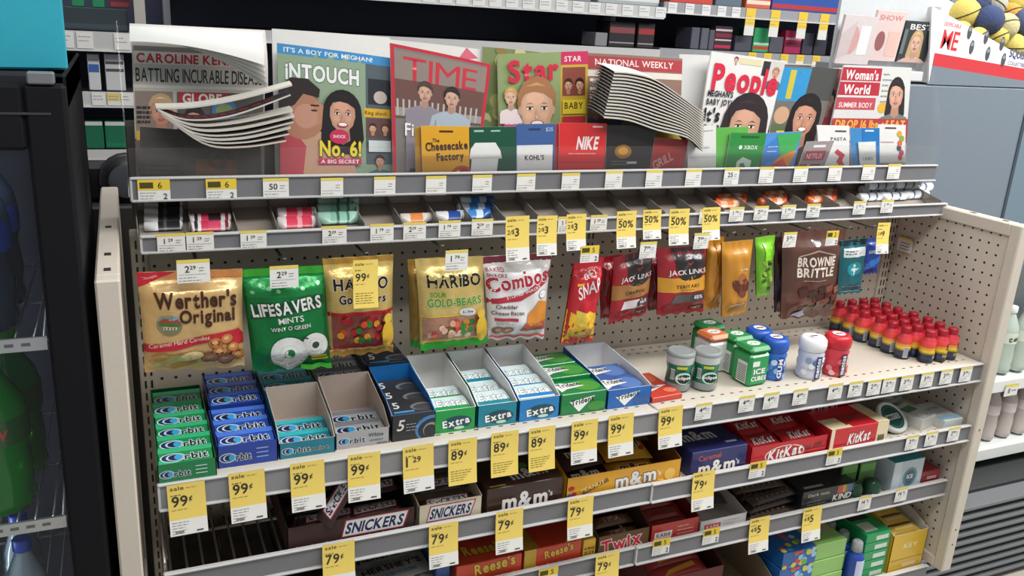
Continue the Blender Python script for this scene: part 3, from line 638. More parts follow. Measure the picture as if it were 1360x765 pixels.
for k, px, py, pr, n, w, h in [('sale', 672, 288, '2/$3', 'yellow two for three dollars tag, first of three, over the white pretzel bag', .050, .088), ('sale', 714, 287, '2/$3', 'yellow two for three dollars tag, second of three, above the gap', .044, .078), ('sale', 753, 285, '2/$3', 'yellow two for three dollars tag, third of three, above the red snack bag', .044, .072),
        ('sale', 820, 281, '50%', 'yellow tag above the brown banded jerky bag', .046, .076), ('sale', 855, 279, '50%', 'yellow tag above the gap between the jerky bags', .044, .06), ('sale', 890, 278, '50%', 'yellow tag above the yellow banded jerky bag', .05, .076), ('sale', 934, 276, '50%', 'yellow tag above the golden almond pack', .046, .070), ('sale', 1167, 296, '2/$9', 'yellow tag hanging in front of the blue pouch', .040, .074), ('all', 469, 346, '99c', 'tall yellow 99 cent tag covering the left gold gummy bag', .046, .088)]:
    hooktag(k, px, py, hy-(.028 if k == 'all' else .015), pr, n, w, h)
for px, py, pr, n, w in [(234, 346, '2.29', 'the caramel candy bag', .052), (358, 354, '2.29', 'the green mint bag', .049), (592, 333, '1.79', 'the gold gummy bag with green base', .045), (772, 327, '5.99', 'the red snack bag', .042), (851, 322, '7.99', 'the brown banded jerky bag', .040), (923, 310, '7.99', 'the golden almond packs', .038), (1042, 309, '5.29', 'the brown brownie bag', .037), (1099, 307, '2.99', 'the teal pouch', .036)]:
    tag('split' if pr == '5.99' or pr == '2.99' else 'white', px, py, hy-.025, pr, 'small price tag on the hook in front of '+n, w, .040 if w > .042 else .035)
p = PX(W+.002, 1204, 316); g = G(); g.box(-.0008, 0, -.024, .024, -.038, 0, 'e6e5e0'); g.box(-.0011, 0, -.024, .024, -.006, 0, 'e6cf56')
for k in range(3): g.box(-.0012, 0, -.015, .014, -.016-k*.008, -.0135-k*.008, '8a8a86')
tagit(g.build('price_tag', 'paper', None, p-Vector((.001, 0, 0))), 'small white tag stuck alone on the right perforated end panel', 'price tag')
# ================================================================== hanging bags
def sstep(t, a, b): t = max(0, min(1, (t-a)/(b-a))); return t*t*(3-2*t)
def bag(name, quad, Y, T, base, art, label, cat='snack bag', kind='gloss', grp=None, seed=1, seal=None, n=26, wr=1.0):
    """quad: top-left, top-right, bottom-left, bottom-right pixels on the plane Y"""
    tl, tr_, bl, br = (PY(Y, *q) for q in quad)
    w = (tr_-tl).length*.5+(br-bl).length*.5; h = ((tl-bl).length+(tr_-br).length)/2
    o0 = (tl+tr_)/2; rr = random.Random(seed); ph = [rr.uniform(0, 6.28) for _ in range(8)]
    def F(u, v, k=0):
        e = (tl*(1-u)+tr_*u)*v+(bl*(1-u)+br*u)*(1-v)-o0
        s = sstep(v, .03, .22)*(1-sstep(v, .80, .93)); b = (max(0, 4*u*(1-u))**.55)*s
        wv = wr*.0022*(math.sin(9*u+ph[0]+4*v)*math.sin(7*v+ph[1])+.7*math.sin(19*u+ph[2]-9*v)*math.sin(15*v+ph[3]))
        rip = wr*.0016*math.sin(38*u+ph[4])*(1-sstep(v, .04, .2))+wr*.0014*math.sin(30*u+ph[5])*sstep(v, .82, .95)
        zz = .0025*math.sin(24*u+ph[6])*(1-sstep(v, 0, .12))
        pin = -.012*w*math.sin(math.pi*v)*(2*u-1)
        return (e.x+pin, -(T/2)*b-wv*(.3+s)*max(0, 4*u*(1-u))**.5-rip-k-.001, e.z+zz)
    def B(u, v): p = F(u, v); q = p[1]; return (p[0], -q*.8+.001, p[2])
    g = G(); bc = base if callable(base) else (lambda u, v: base)
    nv = int(n*h/w*.9)
    g.grid(n, nv, lambda u, v: F(u, v), bc); g.grid(n, nv, B, bc, flip=True)
    for v in (0, 1): g.grid(n, 1, lambda u, t: F(u, v) if t == 0 else B(u, v), bc)
    A = Art(); art(A, w, h); A.put(g, lambda x, y, k: F(x/w, y/h, k), base=.0005, step=.00012, L=.011, clip=(w, h))
    o = g.build(name, kind, None, o0); tagit(o, label, cat, grp); return o
def hook(px, py, Yf, label):
    p = PY(Yf, px, py); g = G(); z = p.z
    for d in (-.004, .004): g.tube([(d, .004, .006), (d, -.012, .006), (d*.4, -.02, 0), (d*.4, Yf+.01, 0), (d*.4, Yf, .006)], .0016, '8f8d8a', 5)
    g.box(-.02, .02, .0005, .003, -.012, .016, '6f6d6b', .001)
    tagit(g.build('peg_hook', 'metal', None, (p.x, 0, z)), label, 'hook', 'peg hooks')
for px, py, n in [(262, 350, 'the caramel candy bag'), (378, 348, 'the green mint bag'), (487, 340, 'the left gold gummy bag'), (588, 330, 'the gold gummy bag with green base'), (690, 330, 'the white pretzel bag'), (775, 322, 'the red snack bag'), (835, 318, 'the brown banded jerky bag'), (900, 316, 'the yellow banded jerky bag'), (975, 312, 'the golden almond pack'), (1016, 308, 'the lime green bag'), (1075, 306, 'the brown brownie bag'), (1130, 305, 'the teal pouch'), (1162, 303, 'the blue pouch')]:
    hook(px, py, -.165, 'grey metal peg hook holding '+n)
BY_ = -.165
def wa(A, w, h):
    A.poly([(0, h), (w*.36, h), (0, h*.86)], 'c9283c'); A.text('Classic', w*.03, h*.925, h*.025, 'f0d0c8', w*.16, 0, rot=.2)
    A.rect(w*.55, h*.93, w*.45, h*.07, 'd98f52')
    A.ell(w*.26, h*.50, w*.125, h*.105, '8f8a6a'); A.ell(w*.26, h*.545, w*.11, h*.055, '7fb0c8', a0=0, a1=3.1416); A.poly([(w*.15, h*.53), (w*.22, h*.575), (w*.28, h*.545), (w*.34, h*.57), (w*.37, h*.53)], 'b54438'); A.rect(w*.16, h*.495, w*.21, h*.035, '4f7d3e'); A.rect(w*.2, h*.46, w*.13, h*.03, 'e8dccb'); A.rects([(w*(.21+.03*i), h*.465, w*.012, h*.02) for i in range(4)], '5a3a28')
    A.text("Werther's", w*.13, h*.675, h*.15, '4a2a1c', w*.80, 2); A.text('Original', w*.36, h*.525, h*.125, '4a2a1c', w*.55, 2)
    A.poly([(w*.0, h*.30), (w*.3, h*.33), (w*.62, h*.40), (w*.95, h*.43), (w, h*.36), (w, h*.26), (w*.62, h*.32), (w*.3, h*.25), (w*.0, h*.22)], 'c62a3a')
    A.text('Caramel Hard Candies', w*.05, h*.265, h*.042, 'f4e3d8', w*.60, 0, shear=.2, rot=.16)
    for i, (x, y, r) in enumerate(((.70, .31, .07), (.82, .34, .065), (.74, .22, .075), (.88, .25, .06), (.93, .16, .08), (.64, .15, .09), (.80, .12, .085))):
        A.ell(w*x, h*y, w*r, h*r*.8, '8a4a22'); A.ell(w*x, h*y+h*.006, w*r*.92, h*r*.7, 'c98348'); A.ell(w*x-w*.006, h*y+h*.012, w*r*.45, h*r*.3, 'e6b57e')
    for i, (x, y, rx, ry, c) in enumerate(((.25, .13, .22, .07, 'e3bd80'), (.45, .18, .13, .05, 'efd2a0'), (.15, .17, .1, .04, 'd9a863'), (.38, .08, .14, .04, 'c98f4c'))): A.ell(w*x, h*y, w*rx, h*ry, c, rot=.2)
bag('candy_bag', ((181, 362), (322, 357), (192, 493), (325, 486)), BY_-.012, .05, lambda u, v: 'd6b27a' if v < .93 else 'c98f5c', wa, 'gold caramel hard candy bag with red ribbon hanging at the far left', 'candy bag', 'foil', seed=2)
def ls(A, w, h):
    A.rect(0, h*.93, w, h*.07, '3fa934'); A.rect(0, h*.75, w, h*.16, '1c8a44')
    for i in range(9): A.ell(w*(.1+.1*i), h*(.80+.09*((i*37 % 10)/10)), .004, .0035, '8fd0a0', 8)
    A.poly([(w*.03, h*.545), (w*.97, h*.66), (w*.96, h*.74), (w*.1, h*.66)], '0f4a2a')
    A.text('LIFESAVERS', w*.07, h*.565, h*.115, 'f1f3f0', w*.86, 2, rot=.10, out='10231a')
    A.text('MINTS', w*.36, h*.50, h*.055, 'e6efe8', w*.32, 1, rot=.06); A.text('WINT O GREEN', w*.26, h*.425, h*.038, 'e6efe8', w*.50, 1, rot=.06, out='10231a')
    for (x, y, r, ro) in ((.80, .27, .165, .3), (.46, .20, .235, 0)):
        A.ell(w*x, h*y-h*.008, w*r*1.02, w*r*1.02, 'b5bdb8', 26); A.ell(w*x, h*y, w*r, w*r*(.95), 'eceeec', 26); A.ell(w*x, h*y, w*r*.30, w*r*.28, '0d7a3c' if r > .2 else '3a4a40', 16, rot=ro)
        A.ring(w*x, h*y, w*r*.5, w*r*.54, 'd8dcd9')
    A.poly([(w*.60, h*.36), (w*.72, h*.345), (w*.70, h*.335)], '10231a'); A.rect(w*.74, h*.10, w*.22, h*.022, 'd8c63a'); A.rect(w*.74, h*.135, w*.2, h*.02, 'd8c63a'); A.rect(w*.6, 0, w*.4, h*.05, '49b83a')
bag('candy_bag', ((318, 358), (430, 352), (336, 494), (440, 486)), BY_-.006, .045, '0d7a3c', ls, 'green wintergreen mint bag hanging second from the left', 'candy bag', 'foil', seed=3)
def hb(second):
    def f(A, w, h):
        if not second:
            A.text('HARIBO', w*.10, h*.70, h*.11, '1f1d1e', w*.80, 2, out='f1ead8'); A.text('Goldbears', w*.16, h*.565, h*.085, '1f1d1e', w*.70, 2, out='f1ead8')
            A.rect(0, h*.435, w, h*.04, 'b5222e'); A.rect(0, h*.08, w, h*.04, 'b5222e'); A.rect(w*.04, h*.12, w*.92, h*.315, '8f4a40'); z0, z1 = .13, .42
        else:
            A.text('HARIBO', w*.12, h*.71, h*.125, '1f1d1e', w*.80, 2, out='e8d8a0'); A.text('SOUR', w*.15, h*.605, h*.05, '4fae2e', w*.22, 1); A.text('GOLD-BEARS', w*.10, h*.50, h*.085, '4f9e36', w*.82, 2, out='f3e6b8')
            A.rect(0, 0, w, h*.075, '35b53a'); A.rect(0, h*.10, w, h*.012, 'f0d24a'); A.rect(0, h*.385, w, h*.012, 'f0d24a'); A.rect(w*.03, h*.115, w*.94, h*.265, 'b98a72'); A.ell(w*.68, h*.425, w*.12, h*.045, 'e9eef0'); A.text('$1.99', w*.60, h*.412, h*.025, '3a4a7a', w*.16, 1); z0, z1 = .13, .36
        rr = random.Random(5+second); cs = ['c9303a', 'e07a4a', 'd8a03a', '3c8a3e', 'e8b0a0', 'd04a5a', 'f0d0b0'] if second else ['b5202a', 'd8502a', 'd89a2a', '2c7a36', 'c02a3a', 'a81a2a']
        for i in range(34):
            x, y = rr.uniform(.1, .9), rr.uniform(z0+.03, z1-.02); c = cs[rr.randrange(len(cs))]
            A.ell(w*x, h*y, w*.05, h*.034, c, 10, rot=rr.uniform(0, 3)); A.ell(w*(x+.01), h*(y+.02), w*.022, h*.018, c, 8)
        A.ell(w*.88, h*.22, w*.10, h*.15, 'e6bb3a', 16); A.ell(w*.88, h*.40, w*.07, h*.05, 'ecc64a', 14)     # plain golden shape where the photo has a mascot
    return f
gc = lambda u, v: 'b08a3e' if v > .93 or v < .07 else 'cdb068' if v > .45 else 'dcc07a'
bag('candy_bag', ((428, 344), (522, 338), (438, 474), (522, 466)), BY_-.006, .04, gc, hb(0), 'gold gummy candy bag with red window border behind the tall yellow tag', 'candy bag', 'foil', seed=4)
bag('candy_bag', ((541, 345), (600, 340), (545, 462), (606, 455)), BY_+.03, .03, lambda u, v: '3c9a3a' if v < .1 else 'a8863f', lambda A, w, h: None, 'gold gummy candy bag half hidden behind the one with the green base', 'candy bag', 'foil', seed=5)
bag('candy_bag', ((551, 344), (641, 340), (558, 465), (647, 455)), BY_-.006, .04, lambda u, v: '35b53a' if v < .08 else 'd6bb72', hb(1), 'gold gummy candy bag with bright green base strip', 'candy bag', 'foil', seed=6)
def cb(A, w, h):
    A.rect(0, h*.92, w, h*.08, '7a2436'); A.text('BAKED', w*.02, h*.84, h*.04, 'b02a3c', w*.24, 1); A.text('SNACKS', w*.02, h*.78, h*.04, 'b02a3c', w*.26, 1)
    A.poly([(0, h*.46), (0, h*.52), (w*.5, h*.58), (w*.95, h*.82), (w, h*.84), (w, h*.72), (w*.5, h*.50)], 'b5283e')
    A.text('Combos', w*.02, h*.60, h*.165, 'b02138', w*.93, 2, rot=.16, out='f3f1f0'); A.text('STUFFED SNACKS', w*.28, h*.515, h*.035, 'f4eeee', w*.55, 1, rot=.30)
    A.text('Cheddar', w*.10, h*.41, h*.045, '5a2a1e', w*.34, 1); A.text('Cheese Bacon', w*.04, h*.335, h*.045, '5a2a1e', w*.50, 1); A.rect(w*.08, h*.26, w*.36, h*.035, 'b5283e'); A.lines(w*.1, h*.235, w*.3, 2, h*.02, '6a5a56', .0012, 4)
    A.ell(w*.86, h*.56, w*.08, h*.05, '6a6a70'); A.ell(w*.86, h*.56, w*.072, h*.045, 'eeeef0')
    A.poly([(w*.58, h*.20), (w*.62, h*.36), (w*.70, h*.40), (w*.78, h*.5), (w*.95, h*.46), (w*.96, h*.2)], 'd8892e'); A.poly([(w*.5, h*.12), (w*.55, h*.24), (w*.75, h*.22), (w*.95, h*.25), (w*.97, h*.12)], 'b5503a'); A.poly([(w*.52, h*.15), (w*.9, h*.21), (w*.9, h*.18)], 'd88a6a')
    for x in (.14, .30): A.ell(w*x, h*.13, w*.10, h*.05, '8f5a2e'); A.ell(w*x, h*.14, w*.05, h*.025, 'c98f52')
    A.rect(0, h*.03, w, h*.022, 'd8402e')
bag('snack_bag', ((640, 341), (732, 335), (648, 451), (722, 448)), BY_-.004, .05, lambda u, v: 'e2e0e0', cb, 'white and red pretzel snack bag with cheese picture', seed=7)
def sn(A, w, h):
    A.poly([(0, 0), (w, 0), (w, h*.34), (w*.6, h*.42), (w*.3, h*.36), (0, h*.44)], 'f0c02e'); A.rect(0, 0, w, h*.08, 'c92a34'); A.poly([(w*.2, h*.44), (w*.55, h*.40), (w*.5, h*.2), (w*.3, h*.26)], 'f6d85a')
    A.text('CHEX', w*.30, h*.80, h*.06, 'f3e8e4', w*.45, 1, rot=.3); A.text('SNAP', w*.20, h*.57, h*.15, 'f6f0ee', w*.68, 1, rot=.4, shear=.2); A.rect(w*.1, h*.74, w*.2, h*.03, 'f0c02e')
bag('snack_bag', ((762, 350), (802, 341), (744, 456), (786, 452)), BY_, .05, 'c8202f', sn, 'red and yellow snack bag twisted on its hook', seed=8, n=18, wr=1.8)
def jl(band, bandt, dark):
    def f(A, w, h):
        A.poly([(w*.28, h), (w*.95, h), (w*.95, h*.70), (w*.62, h*.56), (w*.3, h*.70)], '2a2324'); A.poly([(w*.5, h*.82), (w*.6, h*.78), (w*.72, h*.84), (w*.6, h*.74)], 'a8242c')
        pass
        A.rect(0, h*.36, w, h*.22, band); A.ell(w*.62, h*.60, w*.26, h*.075, '2a2324'); A.text('JACK LINKS', w*.16, h*.625, h*.07, 'e8e2e0', w*.80, 1, out='2a2324'); A.text(bandt, w*.55, h*.42, h*.05, '4a2a22', w*.5, 1, al='c'); A.lines(w*.4, h*.39, w*.3, 1, .003, '5a3a2a', .001, 2)
        A.poly([(w*.2, h*.2), (w*.28, h*.32), (w*.72, h*.33), (w*.8, h*.2)], dark); A.rect(w*.6, h*.21, w*.34, h*.13, '3a2f31'); A.text('85%', w*.68, h*.25, h*.05, 'e2dcda', w*.2, 1); A.rect(w*.64, h*.06, w*.32, h*.07, '3a1a1e'); A.text('NET', w*.68, h*.075, h*.035, 'e2dcda', w*.22, 1)
    return f
bag('snack_bag', ((796, 342), (826, 338), (798, 423), (816, 420)), BY_+.05, .03, '96202a', lambda A, w, h: A.rect(0, h*.4, w, h*.2, '7a3a2a'), 'dark red jerky bag half hidden at the left of the brown banded one', 'jerky bag', seed=9, n=14)
bag('snack_bag', ((815, 342), (868, 330), (808, 430), (858, 417)), BY_, .03, 'a31e2b', jl('a8763e', 'ORIGINAL', 'd8d4d2'), 'red jerky bag with light brown band', 'jerky bag', seed=10, n=18)
bag('snack_bag', ((872, 330), (938, 326), (872, 419), (934, 413)), BY_, .035, 'a31e2b', jl('d89a2c', 'TERIYAKI', '55504f'), 'red jerky bag with orange yellow band', 'jerky bag', seed=11, n=18)
bag('snack_bag', ((858, 336), (880, 332), (860, 412), (878, 410)), BY_+.05, .03, '7a1620', lambda A, w, h: None, 'dark red jerky bag half hidden between the two banded ones', 'jerky bag', seed=12, n=10)
def al(A, w, h):
    for x, y, c in ((.45, .42, '6a2f1c'), (.6, .34, '7a3a22'), (.62, .50, 'a0603a'), (.75, .42, '5a2818')): A.ell(w*x, h*y, w*.24, h*.07, c, 14, rot=-.8)
    A.text('the', w*.5, h*.62, h*.04, 'f4e8d8', w*.3, 0); A.rect(w*.2, h*.15, w*.6, h*.02, 'f0d0a0')
for i, (q, y, n) in enumerate(((((958, 322), (1000, 318), (958, 421), (990, 415)), BY_, 'golden almond snack pack with nuts printed on the front'), (((940, 318), (962, 314), (932, 412), (954, 408)), BY_+.03, 'golden almond snack pack half hidden behind the front one'))):
    bag('snack_bag', q, y, .03, 'c98a2a', al if i == 0 else (lambda A, w, h: A.rect(w*.4, 0, w*.12, h, 'a86a1c')), n, 'snack pack', seed=13+i, n=14)
def lm(A, w, h):
    rr = random.Random(3)
    for i in range(14): A.ell(w*rr.uniform(.2, .8), h*rr.uniform(.1, .6), w*.16, h*.03, rr.choice(['3f5a1e', '6a8a2a', '2c3a1a', 'a8d84a']), 8, rot=rr.uniform(0, 3))
    A.rect(w*.3, h*.62, w*.45, h*.28, '8fe02e')
bag('snack_bag', ((1003, 316), (1029, 312), (1004, 394), (1022, 391)), BY_+.02, .025, '7fc832', lm, 'narrow lime green snack bag', seed=16, n=12)
def bb_(A, w, h):
    A.text('BROWNIE', w*.5, h*.62, h*.10, 'e9dccf', w*.62, 2, al='c'); A.text('BRITTLE', w*.5, h*.50, h*.10, 'e9dccf', w*.62, 2, al='c'); A.lines(w*.3, h*.45, w*.4, 1, .003, 'c9b09a', .0015, 2)
    A.poly([(w*.2, h*.74), (w*.5, h*.80), (w*.8, h*.74), (w*.8, h*.725), (w*.5, h*.78), (w*.2, h*.725)], 'b59a84'); A.ell(w*.5, h*.88, w*.07, h*.05, '3a201a')
    rr = random.Random(8)
    for i in range(22): x, y = rr.uniform(.12, .9), rr.uniform(.06, .34); A.poly([(w*x, h*y), (w*(x+.14), h*(y+.02)), (w*(x+.12), h*(y+.10)), (w*(x-.02), h*(y+.07))], rr.choice(['4a241c', '5f2f22', '7a4a36', '3a1c18', '8f5a42']))
    A.poly([(w*.16, h*.02), (w*.34, h*.12), (w*.42, h*.03)], 'b9bccb')
bag('snack_bag', ((1028, 316), (1054, 312), (1028, 414), (1050, 412)), BY_+.04, .02, '3a2320', lambda A, w, h: None, 'dark brown brownie bag half hidden behind the front one', seed=17, n=12)
bag('snack_bag', ((1038, 308), (1124, 304), (1036, 423), (1106, 419)), BY_, .04, lambda u, v: '5a382e' if v > .30 else '6a4234', bb_, 'brown brownie brittle snack bag', seed=18, n=18)
def te(A, w, h):
    A.rect(0, h*.90, w, h*.1, '16242c'); A.rect(w*.1, h*.70, w*.8, h*.16, 'dfe6e6'); A.lines(w*.15, h*.80, w*.7, 2, h*.05, '3a4a52', .003, 3); A.ell(w*.5, h*.48, w*.3, h*.13, '1c8f9a'); A.poly([(w*.3, h*.46), (w*.45, h*.52), (w*.5, h*.62), (w*.56, h*.52), (w*.72, h*.48), (w*.56, h*.44), (w*.5, h*.34), (w*.44, h*.44)], 'd6eeee'); A.rect(w*.1, h*.04, w*.8, h*.015, '8fc0c4'); A.rect(w*.1, h*.15, w*.8, h*.012, '8fc0c4')
bag('snack_pouch', ((1116, 320), (1152, 316), (1111, 391), (1142, 388)), BY_-.01, .022, '11606c', te, 'teal pouch with white starburst hanging near the right end', 'pouch', seed=19, n=14)
bag('snack_pouch', ((1146, 318), (1172, 315), (1144, 364), (1164, 362)), BY_, .022, '1f3fa0', lambda A, w, h: (A.poly([(0, h*.3), (w, h*.6), (w, h*.4), (0, h*.1)], '2f7ad0'), A.rect(w*.2, h*.6, w*.6, h*.1, '9ab8e8')), 'blue pouch behind the rightmost yellow tag', 'pouch', seed=20, n=12)
# ================================================================== gum on the top shelf
CART = None
def carton(name, x, y, z, w, d, hf, hb, out, inn, art, label, cat='carton', grp=None, notch=0, kind='gloss', rz=0, top=None):
    """open display carton; x,y = front left corner, y runs back; walls rise from hf at the front to hb at the back"""
    g = G(); t = .0015
    def wall(pts, n, co, ci):
        v = [Vector(p) for p in pts]; off = Vector(n)*t
        k = len(v); g.add(v, [tuple(range(k))], co); g.add([p-off for p in v], [tuple(range(k))[::-1]], ci)
        g.add(v+[p-off for p in v], [((i+1) % k, i, i+k, (i+1) % k+k) for i in range(k)], ci)
    m = hf*(1-notch)
    fr = [(0, 0, 0), (w, 0, 0), (w, 0, hf)]+([(w*.86, 0, m), (w*.14, 0, m)] if notch else [])+[(0, 0, hf)]
    if notch: g.add([(0, 0, 0), (w, 0, 0), (w, 0, hf), (w*.86, 0, m), (w*.14, 0, m), (0, 0, hf)], [(0, 1, 3, 4), (1, 2, 3), (0, 4, 5)], out); g.add([(0, t, 0), (w, t, 0), (w, t, hf), (w*.86, t, m), (w*.14, t, m), (0, t, hf)], [(4, 3, 1, 0), (3, 2, 1), (5, 4, 0)], inn)
    else: wall(fr, (0, -1, 0), out, inn)
    wall([(0, d, 0), (0, 0, 0), (0, 0, hf), (0, d*.25, hf+(hb-hf)*.5), (0, d, hb)], (-1, 0, 0), out, inn)
    wall([(w, 0, 0), (w, d, 0), (w, d, hb), (w, d*.25, hf+(hb-hf)*.5), (w, 0, hf)], (1, 0, 0), out, inn)
    wall([(w, d, 0), (0, d, 0), (0, d, hb), (w, d, hb)], (0, 1, 0), out, inn)
    g.box(.001, w-.001, .001, d-.001, .0004, .002, inn)
    A = Art(); art and art(A, w, hf); A.put(g, flat_y(0, 0, 0), clip=(w, hf))
    global CART; CART = o = g.build(name, kind, None, (x, y, z), (0, 0, rz)); tagit(o, label, cat, grp); return o
def orbit_logo(A, x, y, w, h, word='1c1f33', glow='e8f4f4'):
    """round swirl and the word, x,y = left bottom"""
    A.ell(x+h*.85, y+h*.45, h*.98, h*.62, 'cfe6ef'); A.ell(x+h*.85, y+h*.45, h*.88, h*.54, '232a5a'); A.ell(x+h*1.0, y+h*.45, h*.68, h*.46, 'b9d6e8'); A.ell(x+h*1.05, y+h*.45, h*.56, h*.40, '1d2148'); A.ell(x+h*1.28, y+h*.45, h*.32, h*.36, '2f9fd8')
    A.text('rbit', x+h*1.75, y, h*.85, word, w-h*1.8, 2, out=glow)
def pack_mesh(w, d, t, col, art, kind='gloss', edge=None):
    g = G(); g.box(0, w, 0, d, 0, t, col, .0012)
    if edge: g.box(.001, w-.001, -.0002, .0, .001, t-.001, edge)
    A = Art(); art(A, w, d); A.put(g, flat_z(0, 0, t), clip=(w, d)); return g.mesh('gum_pack', kind)
def pack(me, x, y, z, tilt, rz, label, grp, name='gum_pack', cat='gum pack'):
    o = bpy.data.objects.new(name, me); COL.objects.link(o); o.location = (x, y, z); o.rotation_euler = (tilt, 0, rz); tagit(o, label, cat, grp); return o
PD, PT = .050, .013
def orb(c, c2): return lambda A, w, d: (A.rect(0, d*.70, w, d*.26, c2), A.poly([(0, 0), (w*.5, 0), (w*.3, d*.2), (0, d*.3)], c2), orbit_logo(A, w*.06, d*.22, w*.86, d*.40))
def column(x, w, y0, rows, col, c2, art, hf, nm, z0=ZG, tilt=.13, lift=.0, first=0, below=True, kind='gloss', t=PT):
    me = pack_mesh(w-.006, PD, t, col, art, kind); zb = (.0022+t+.001 if below else .0022)+lift
    if CART and zb > .004 and z0 == ZG: q = G(); q.box(x+.003, x+w-.003, y0+.003, y0+rows*(PD-.003)+.006, ZG+.002, ZG+zb-.0004, 'b3a596'); q = q.build('filler_pad', 'paper'); q.parent = CART; q.matrix_parent_inverse = Matrix.Translation(-CART.location)
    for r in range(rows):
        y = y0+.004+r*(PD-.003)
        pack(me, x+.003+R.uniform(-.0008, .0008), y, z0+(.0022+t+.001 if below else .0022)+lift, tilt+R.uniform(-.03, .03), R.uniform(-.02, .02), f'{nm} gum pack, {ORD[r+first]} row from the front of its column', nm+' gum packs')
def ofront(txt=True, slash='bfe0d0'): return lambda A, w, h: (orbit_logo(A, w*.04, h*.28, w*.52, h*.36), A.rects([(w*.64, h*(.3+.2*i), w*.2, h*.05) for i in range(3)], slash))
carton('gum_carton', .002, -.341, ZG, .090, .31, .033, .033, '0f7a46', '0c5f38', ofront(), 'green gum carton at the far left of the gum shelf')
column(.002, .090, -.341, 6, '12894f', '2aa86a', orb('12894f', '35b078'), .033, 'green')
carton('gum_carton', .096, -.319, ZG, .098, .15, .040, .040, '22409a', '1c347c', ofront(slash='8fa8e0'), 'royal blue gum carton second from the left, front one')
column(.096, .098, -.319, 3, '2a4cae', '3f6ad0', orb('2a4cae', '4a78d8'), .04, 'royal blue', lift=.006)
carton('gum_carton', .098, -.165, ZG, .096, .15, .045, .045, '22409a', '1c347c', None, 'royal blue gum carton second from the left, rear one')
column(.098, .096, -.165, 3, '2a4cae', '3f6ad0', orb('2a4cae', '4a78d8'), .04, 'royal blue', lift=.012, first=3)
carton('gum_carton', .197, -.318, ZG, .096, .155, .030, .070, '18788c', 'b6a79b', lambda A, w, h: (orbit_logo(A, w*.05, h*.3, w*.5, h*.36), A.text('mist', w*.58, h*.3, h*.3, '1c1f33', w*.3, 1, out='e8f4f4')), 'teal gum carton with kraft inside, third from the left, front one')
column(.197, .096, -.316, 2, '1a8496', '2fb0b8', orb('1a8496', '34b4bc'), .03, 'teal', below=False, lift=.004)
carton('gum_carton', .197, -.160, ZG, .096, .15, .060, .060, '18788c', 'b6a79b', None, 'teal gum carton third from the left, rear one')
column(.197, .096, -.160, 3, '1a8496', '2fb0b8', orb('1a8496', '34b4bc'), .03, 'teal', lift=.025, first=2)
carton('gum_carton', .295, -.313, ZG, .098, .155, .032, .078, 'a5a6aa', 'a8988d', lambda A, w, h: (orbit_logo(A, w*.05, h*.3, w*.5, h*.36), A.text('White', w*.6, h*.55, h*.22, '3a3b42', w*.28, 1), A.rects([(w*.62, h*.3, w*.26, h*.06), (w*.76, h*.06, w*.2, h*.08)], '6d6e74')), 'silver gum carton with kraft inside, fourth from the left, front one')
column(.295, .098, -.311, 2, 'a9abb0', '8a8c92', orb('b2b4b8', '85878d'), .03, 'silver', below=False, lift=.006, kind='foil')
carton('gum_carton', .295, -.155, ZG, .098, .15, .068, .068, '55565c', '6a6b70', None, 'silver gum carton fourth from the left, rear one')
column(.295, .098, -.155, 3, '9fa1a7', '7a7c82', orb('a5a7ac', '6a6c72'), .03, 'silver', lift=.035, first=2, kind='foil')
def five(A, w, h):
    A.ell(w*.95, h*.35, w*.42, h*.55, '3f7fb8'); A.ell(w*1.0, h*.3, w*.40, h*.48, '26282d'); A.ell(w*.92, h*.3, w*.2, h*.3, '8f9399'); A.ell(w*.9, h*.26, w*.16, h*.26, '26282d'); A.text('5', w*.10, h*.42, h*.42, 'd8dade', None, 1, shear=.2); A.lines(w*.32, h*.62, w*.35, 3, h*.12, 'a8abb0', .0015, 3)
c_ = carton('gum_carton', .397, -.313, ZG, .083, .165, .052, .082, '26282d', '1f6fb5', None, 'black gum carton with bright blue inside, front one'); A = Art(); five(A, .081, .050); g = G(); A.put(g, flat_y(.001, 0, 0), clip=(.081, .050)); g.build('carton_print', 'gloss', c_)
def fp(A, w, d): A.ell(w*.8, d*.4, w*.3, d*.25, '6a6d73'); A.ell(w*.84, d*.36, w*.26, d*.2, '3a3d43'); A.rect(w*.06, d*.1, w*.5, d*.1, '3f8fc8'); A.text('5', w*.1, d*.4, d*.4, 'c8cbd0', None, 1)
column(.397, .083, -.308, 3, '2a2c31', '3a3d43', fp, .05, 'black', lift=.020, below=True)
carton('gum_carton', .394, -.145, ZG, .085, .145, .085, .085, '2a2c31', '1f5f9a', lambda A, w, h: A.ell(w*.8, h*.4, w*.3, h*.3, '2f6fa5'), 'black gum carton, rear one')
column(.394, .085, -.145, 3, '2a2c31', '3a3d43', fp, .05, 'black', lift=.055, first=3)
def exf(A, w, h): A.ell(w*.55, h*.40, w*.36, h*.30, '1c4a5a'); A.text('Extra', w*.53, h*.28, h*.30, 'f4f6f4', w*.66, 2, rot=.12, al='c', out='173a44'); A.ell(w*.6, h*.16, w*.13, h*.07, 'bfe3c8')
def exp_(c): return lambda A, w, d: (A.rect(0, d*.06, w, d*.8, 'cfe4e6'), A.rect(0, d*.06, w, d*.22, c), A.text('Extra', w*.52, d*.30, d*.44, 'f7f8f7', w*.86, 2, al='c', shear=.15, out='23404c'))
